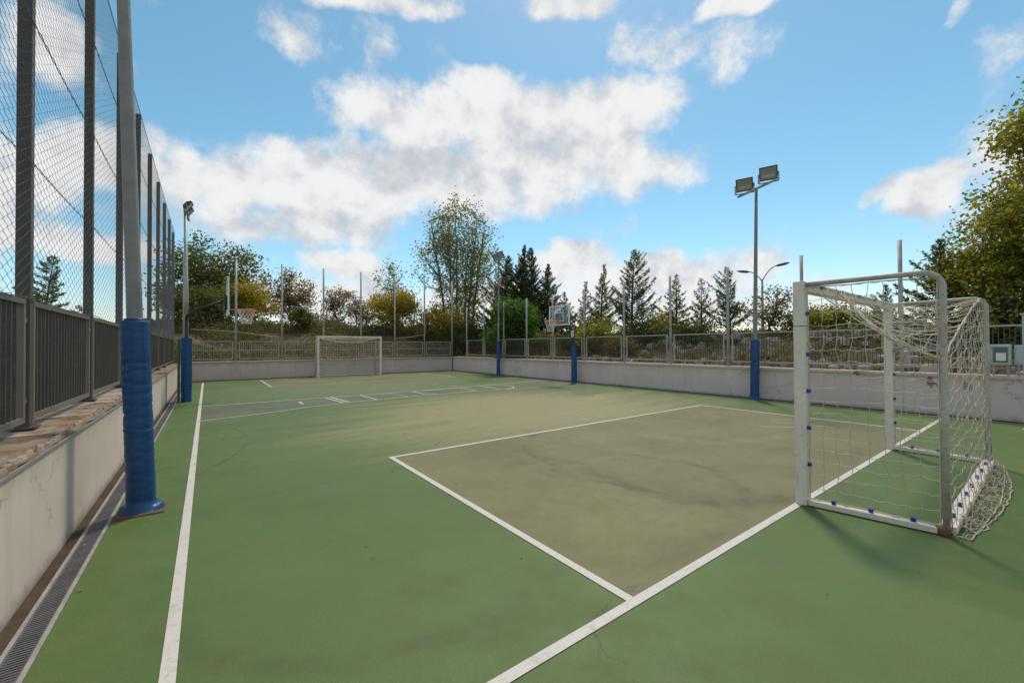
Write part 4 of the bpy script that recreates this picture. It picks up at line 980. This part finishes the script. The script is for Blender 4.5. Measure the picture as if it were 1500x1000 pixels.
for lab, x, y, zt, w, sd_ in (('dark hedge plant behind the nearest left fence panel', -3.4, 6.3, 1.55, 2.2, 150), ('dark hedge plant behind the second left fence panel', -3.6, 9.2, 1.6, 2.6, 151), ('dark hedge plant farther along outside the left fence', -3.4, 12.5, 1.6, 2.6, 152), ('dark hedge plant outside the left fence near the left hoop', -3.5, 16, 1.7, 2.8, 153), ('hedge plant outside the far end of the left fence', -3.4, 19.8, 1.75, 2.8, 154)):
    leafy('hedge_plant', lab, 'shrub', x, y, zt, w, -.3, 'leaf_dark', sd_, 34, 110, .10, .4, group=LR, trunk=.04)

# ------------------------------------------------------------------ ground cover (uncountable)
def cover(name, label, n, area, hgt, ls, mat, seed, pat=1.0):
    rg = np.random.default_rng(seed); x = rg.uniform(area[0], area[1], n); y = rg.uniform(area[2], area[3], n)
    nn = np.sin(x*1.1+np.sin(y*.7)*2)+np.sin(y*1.3+1+np.sin(x*.9)); k = nn > (-.6 if pat else -9); x, y, nn = x[k], y[k], nn[k]
    z = np.array([ground_z(a, b) for a, b in zip(x, y)])+rg.random(len(x))**1.4*hgt*(.45+.35*np.clip(nn, -.4, 1.5))
    q = leaves(np.stack([x, y, z], 1), rg.uniform(.6, 1.4, len(x))*ls, None, .5, rg)
    o = quads(name, q, mat, None, np.clip(.45+.12*nn+rg.normal(0, .2, len(x)), 0, 1), 'stuff', V((area[0]+area[1])/2, (area[2]+area[3])/2, 1)); o['label'] = label; o['category'] = 'ground cover'
cover('bank_shrubs', 'olive scrub covering the bank beyond the far fence', 52000, (-3, 15.5, 23.9, 33), .75, .13, 'shrub', 301)
cover('bank_grass', 'dry grass on the bank beyond the far fence', 14000, (-3, 15.5, 23.5, 31), .3, .12, 'dry', 302, 0)
cover('leaf_litter', 'dry leaves and weeds on the slope behind the right fence', 26000, (12.9, 19.5, -1, 23), .30, .10, 'dry', 303, 0)
cover('slope_weeds', 'green weeds on the slope behind the right fence', 22000, (13.0, 20, -1, 23), .75, .10, 'shrub', 304)
def rubble():
    rg = np.random.default_rng(9); mb = MB()
    for i in range(420):
        x, y = rg.uniform(13, 17), rg.uniform(0, 13); s = rg.uniform(.04, .17); z = ground_z(x, y)+s*.35
        ph = rg.uniform(.7, 1.3, (8, 3)); v = [(x+s*a*ph[k, 0], y+s*b*ph[k, 1], z+s*.7*c*ph[k, 2]) for k, (a, b, c) in enumerate(((-1,-1,-1),(1,-1,-1),(1,1,-1),(-1,1,-1),(-.7,-.7,1),(.7,-.7,1),(.7,.7,1),(-.7,.7,1)))]
        mb.add(v, [(3,2,1,0),(4,5,6,7),(0,1,5,4),(1,2,6,5),(2,3,7,6),(3,0,4,7)])
    o = mb.build('rubble', 'rock', kind='stuff'); o['label'] = 'pale stones scattered on the slope behind the right fence'; o['category'] = 'stones'
rubble()
def litter():
    rg = np.random.default_rng(12); n = 260
    x = rg.uniform(-.6, 12, n); y = rg.uniform(.3, 20, n)
    e = rg.random(n) < .5; x[e] = np.where(rg.random(e.sum()) < .5, rg.uniform(-.87, -.55, e.sum()), rg.uniform(11.7, 12.3, e.sum()))
    a = rg.normal(size=(n, 3))*V(1, 1, .15); q = leaves(np.stack([x, y, np.full(n, .014)], 1), rg.uniform(.018, .045, n), a, .6, rg)
    q[:, :, 2] = .007+(q[:, :, 2]-q[:, :, 2].min(axis=1, keepdims=True))*.35
    o = quads('fallen_leaves', q, 'dry', None, rg.random(n), 'stuff'); o['label'] = 'few small dry leaves fallen on the green court'; o['category'] = 'leaves'
litter()
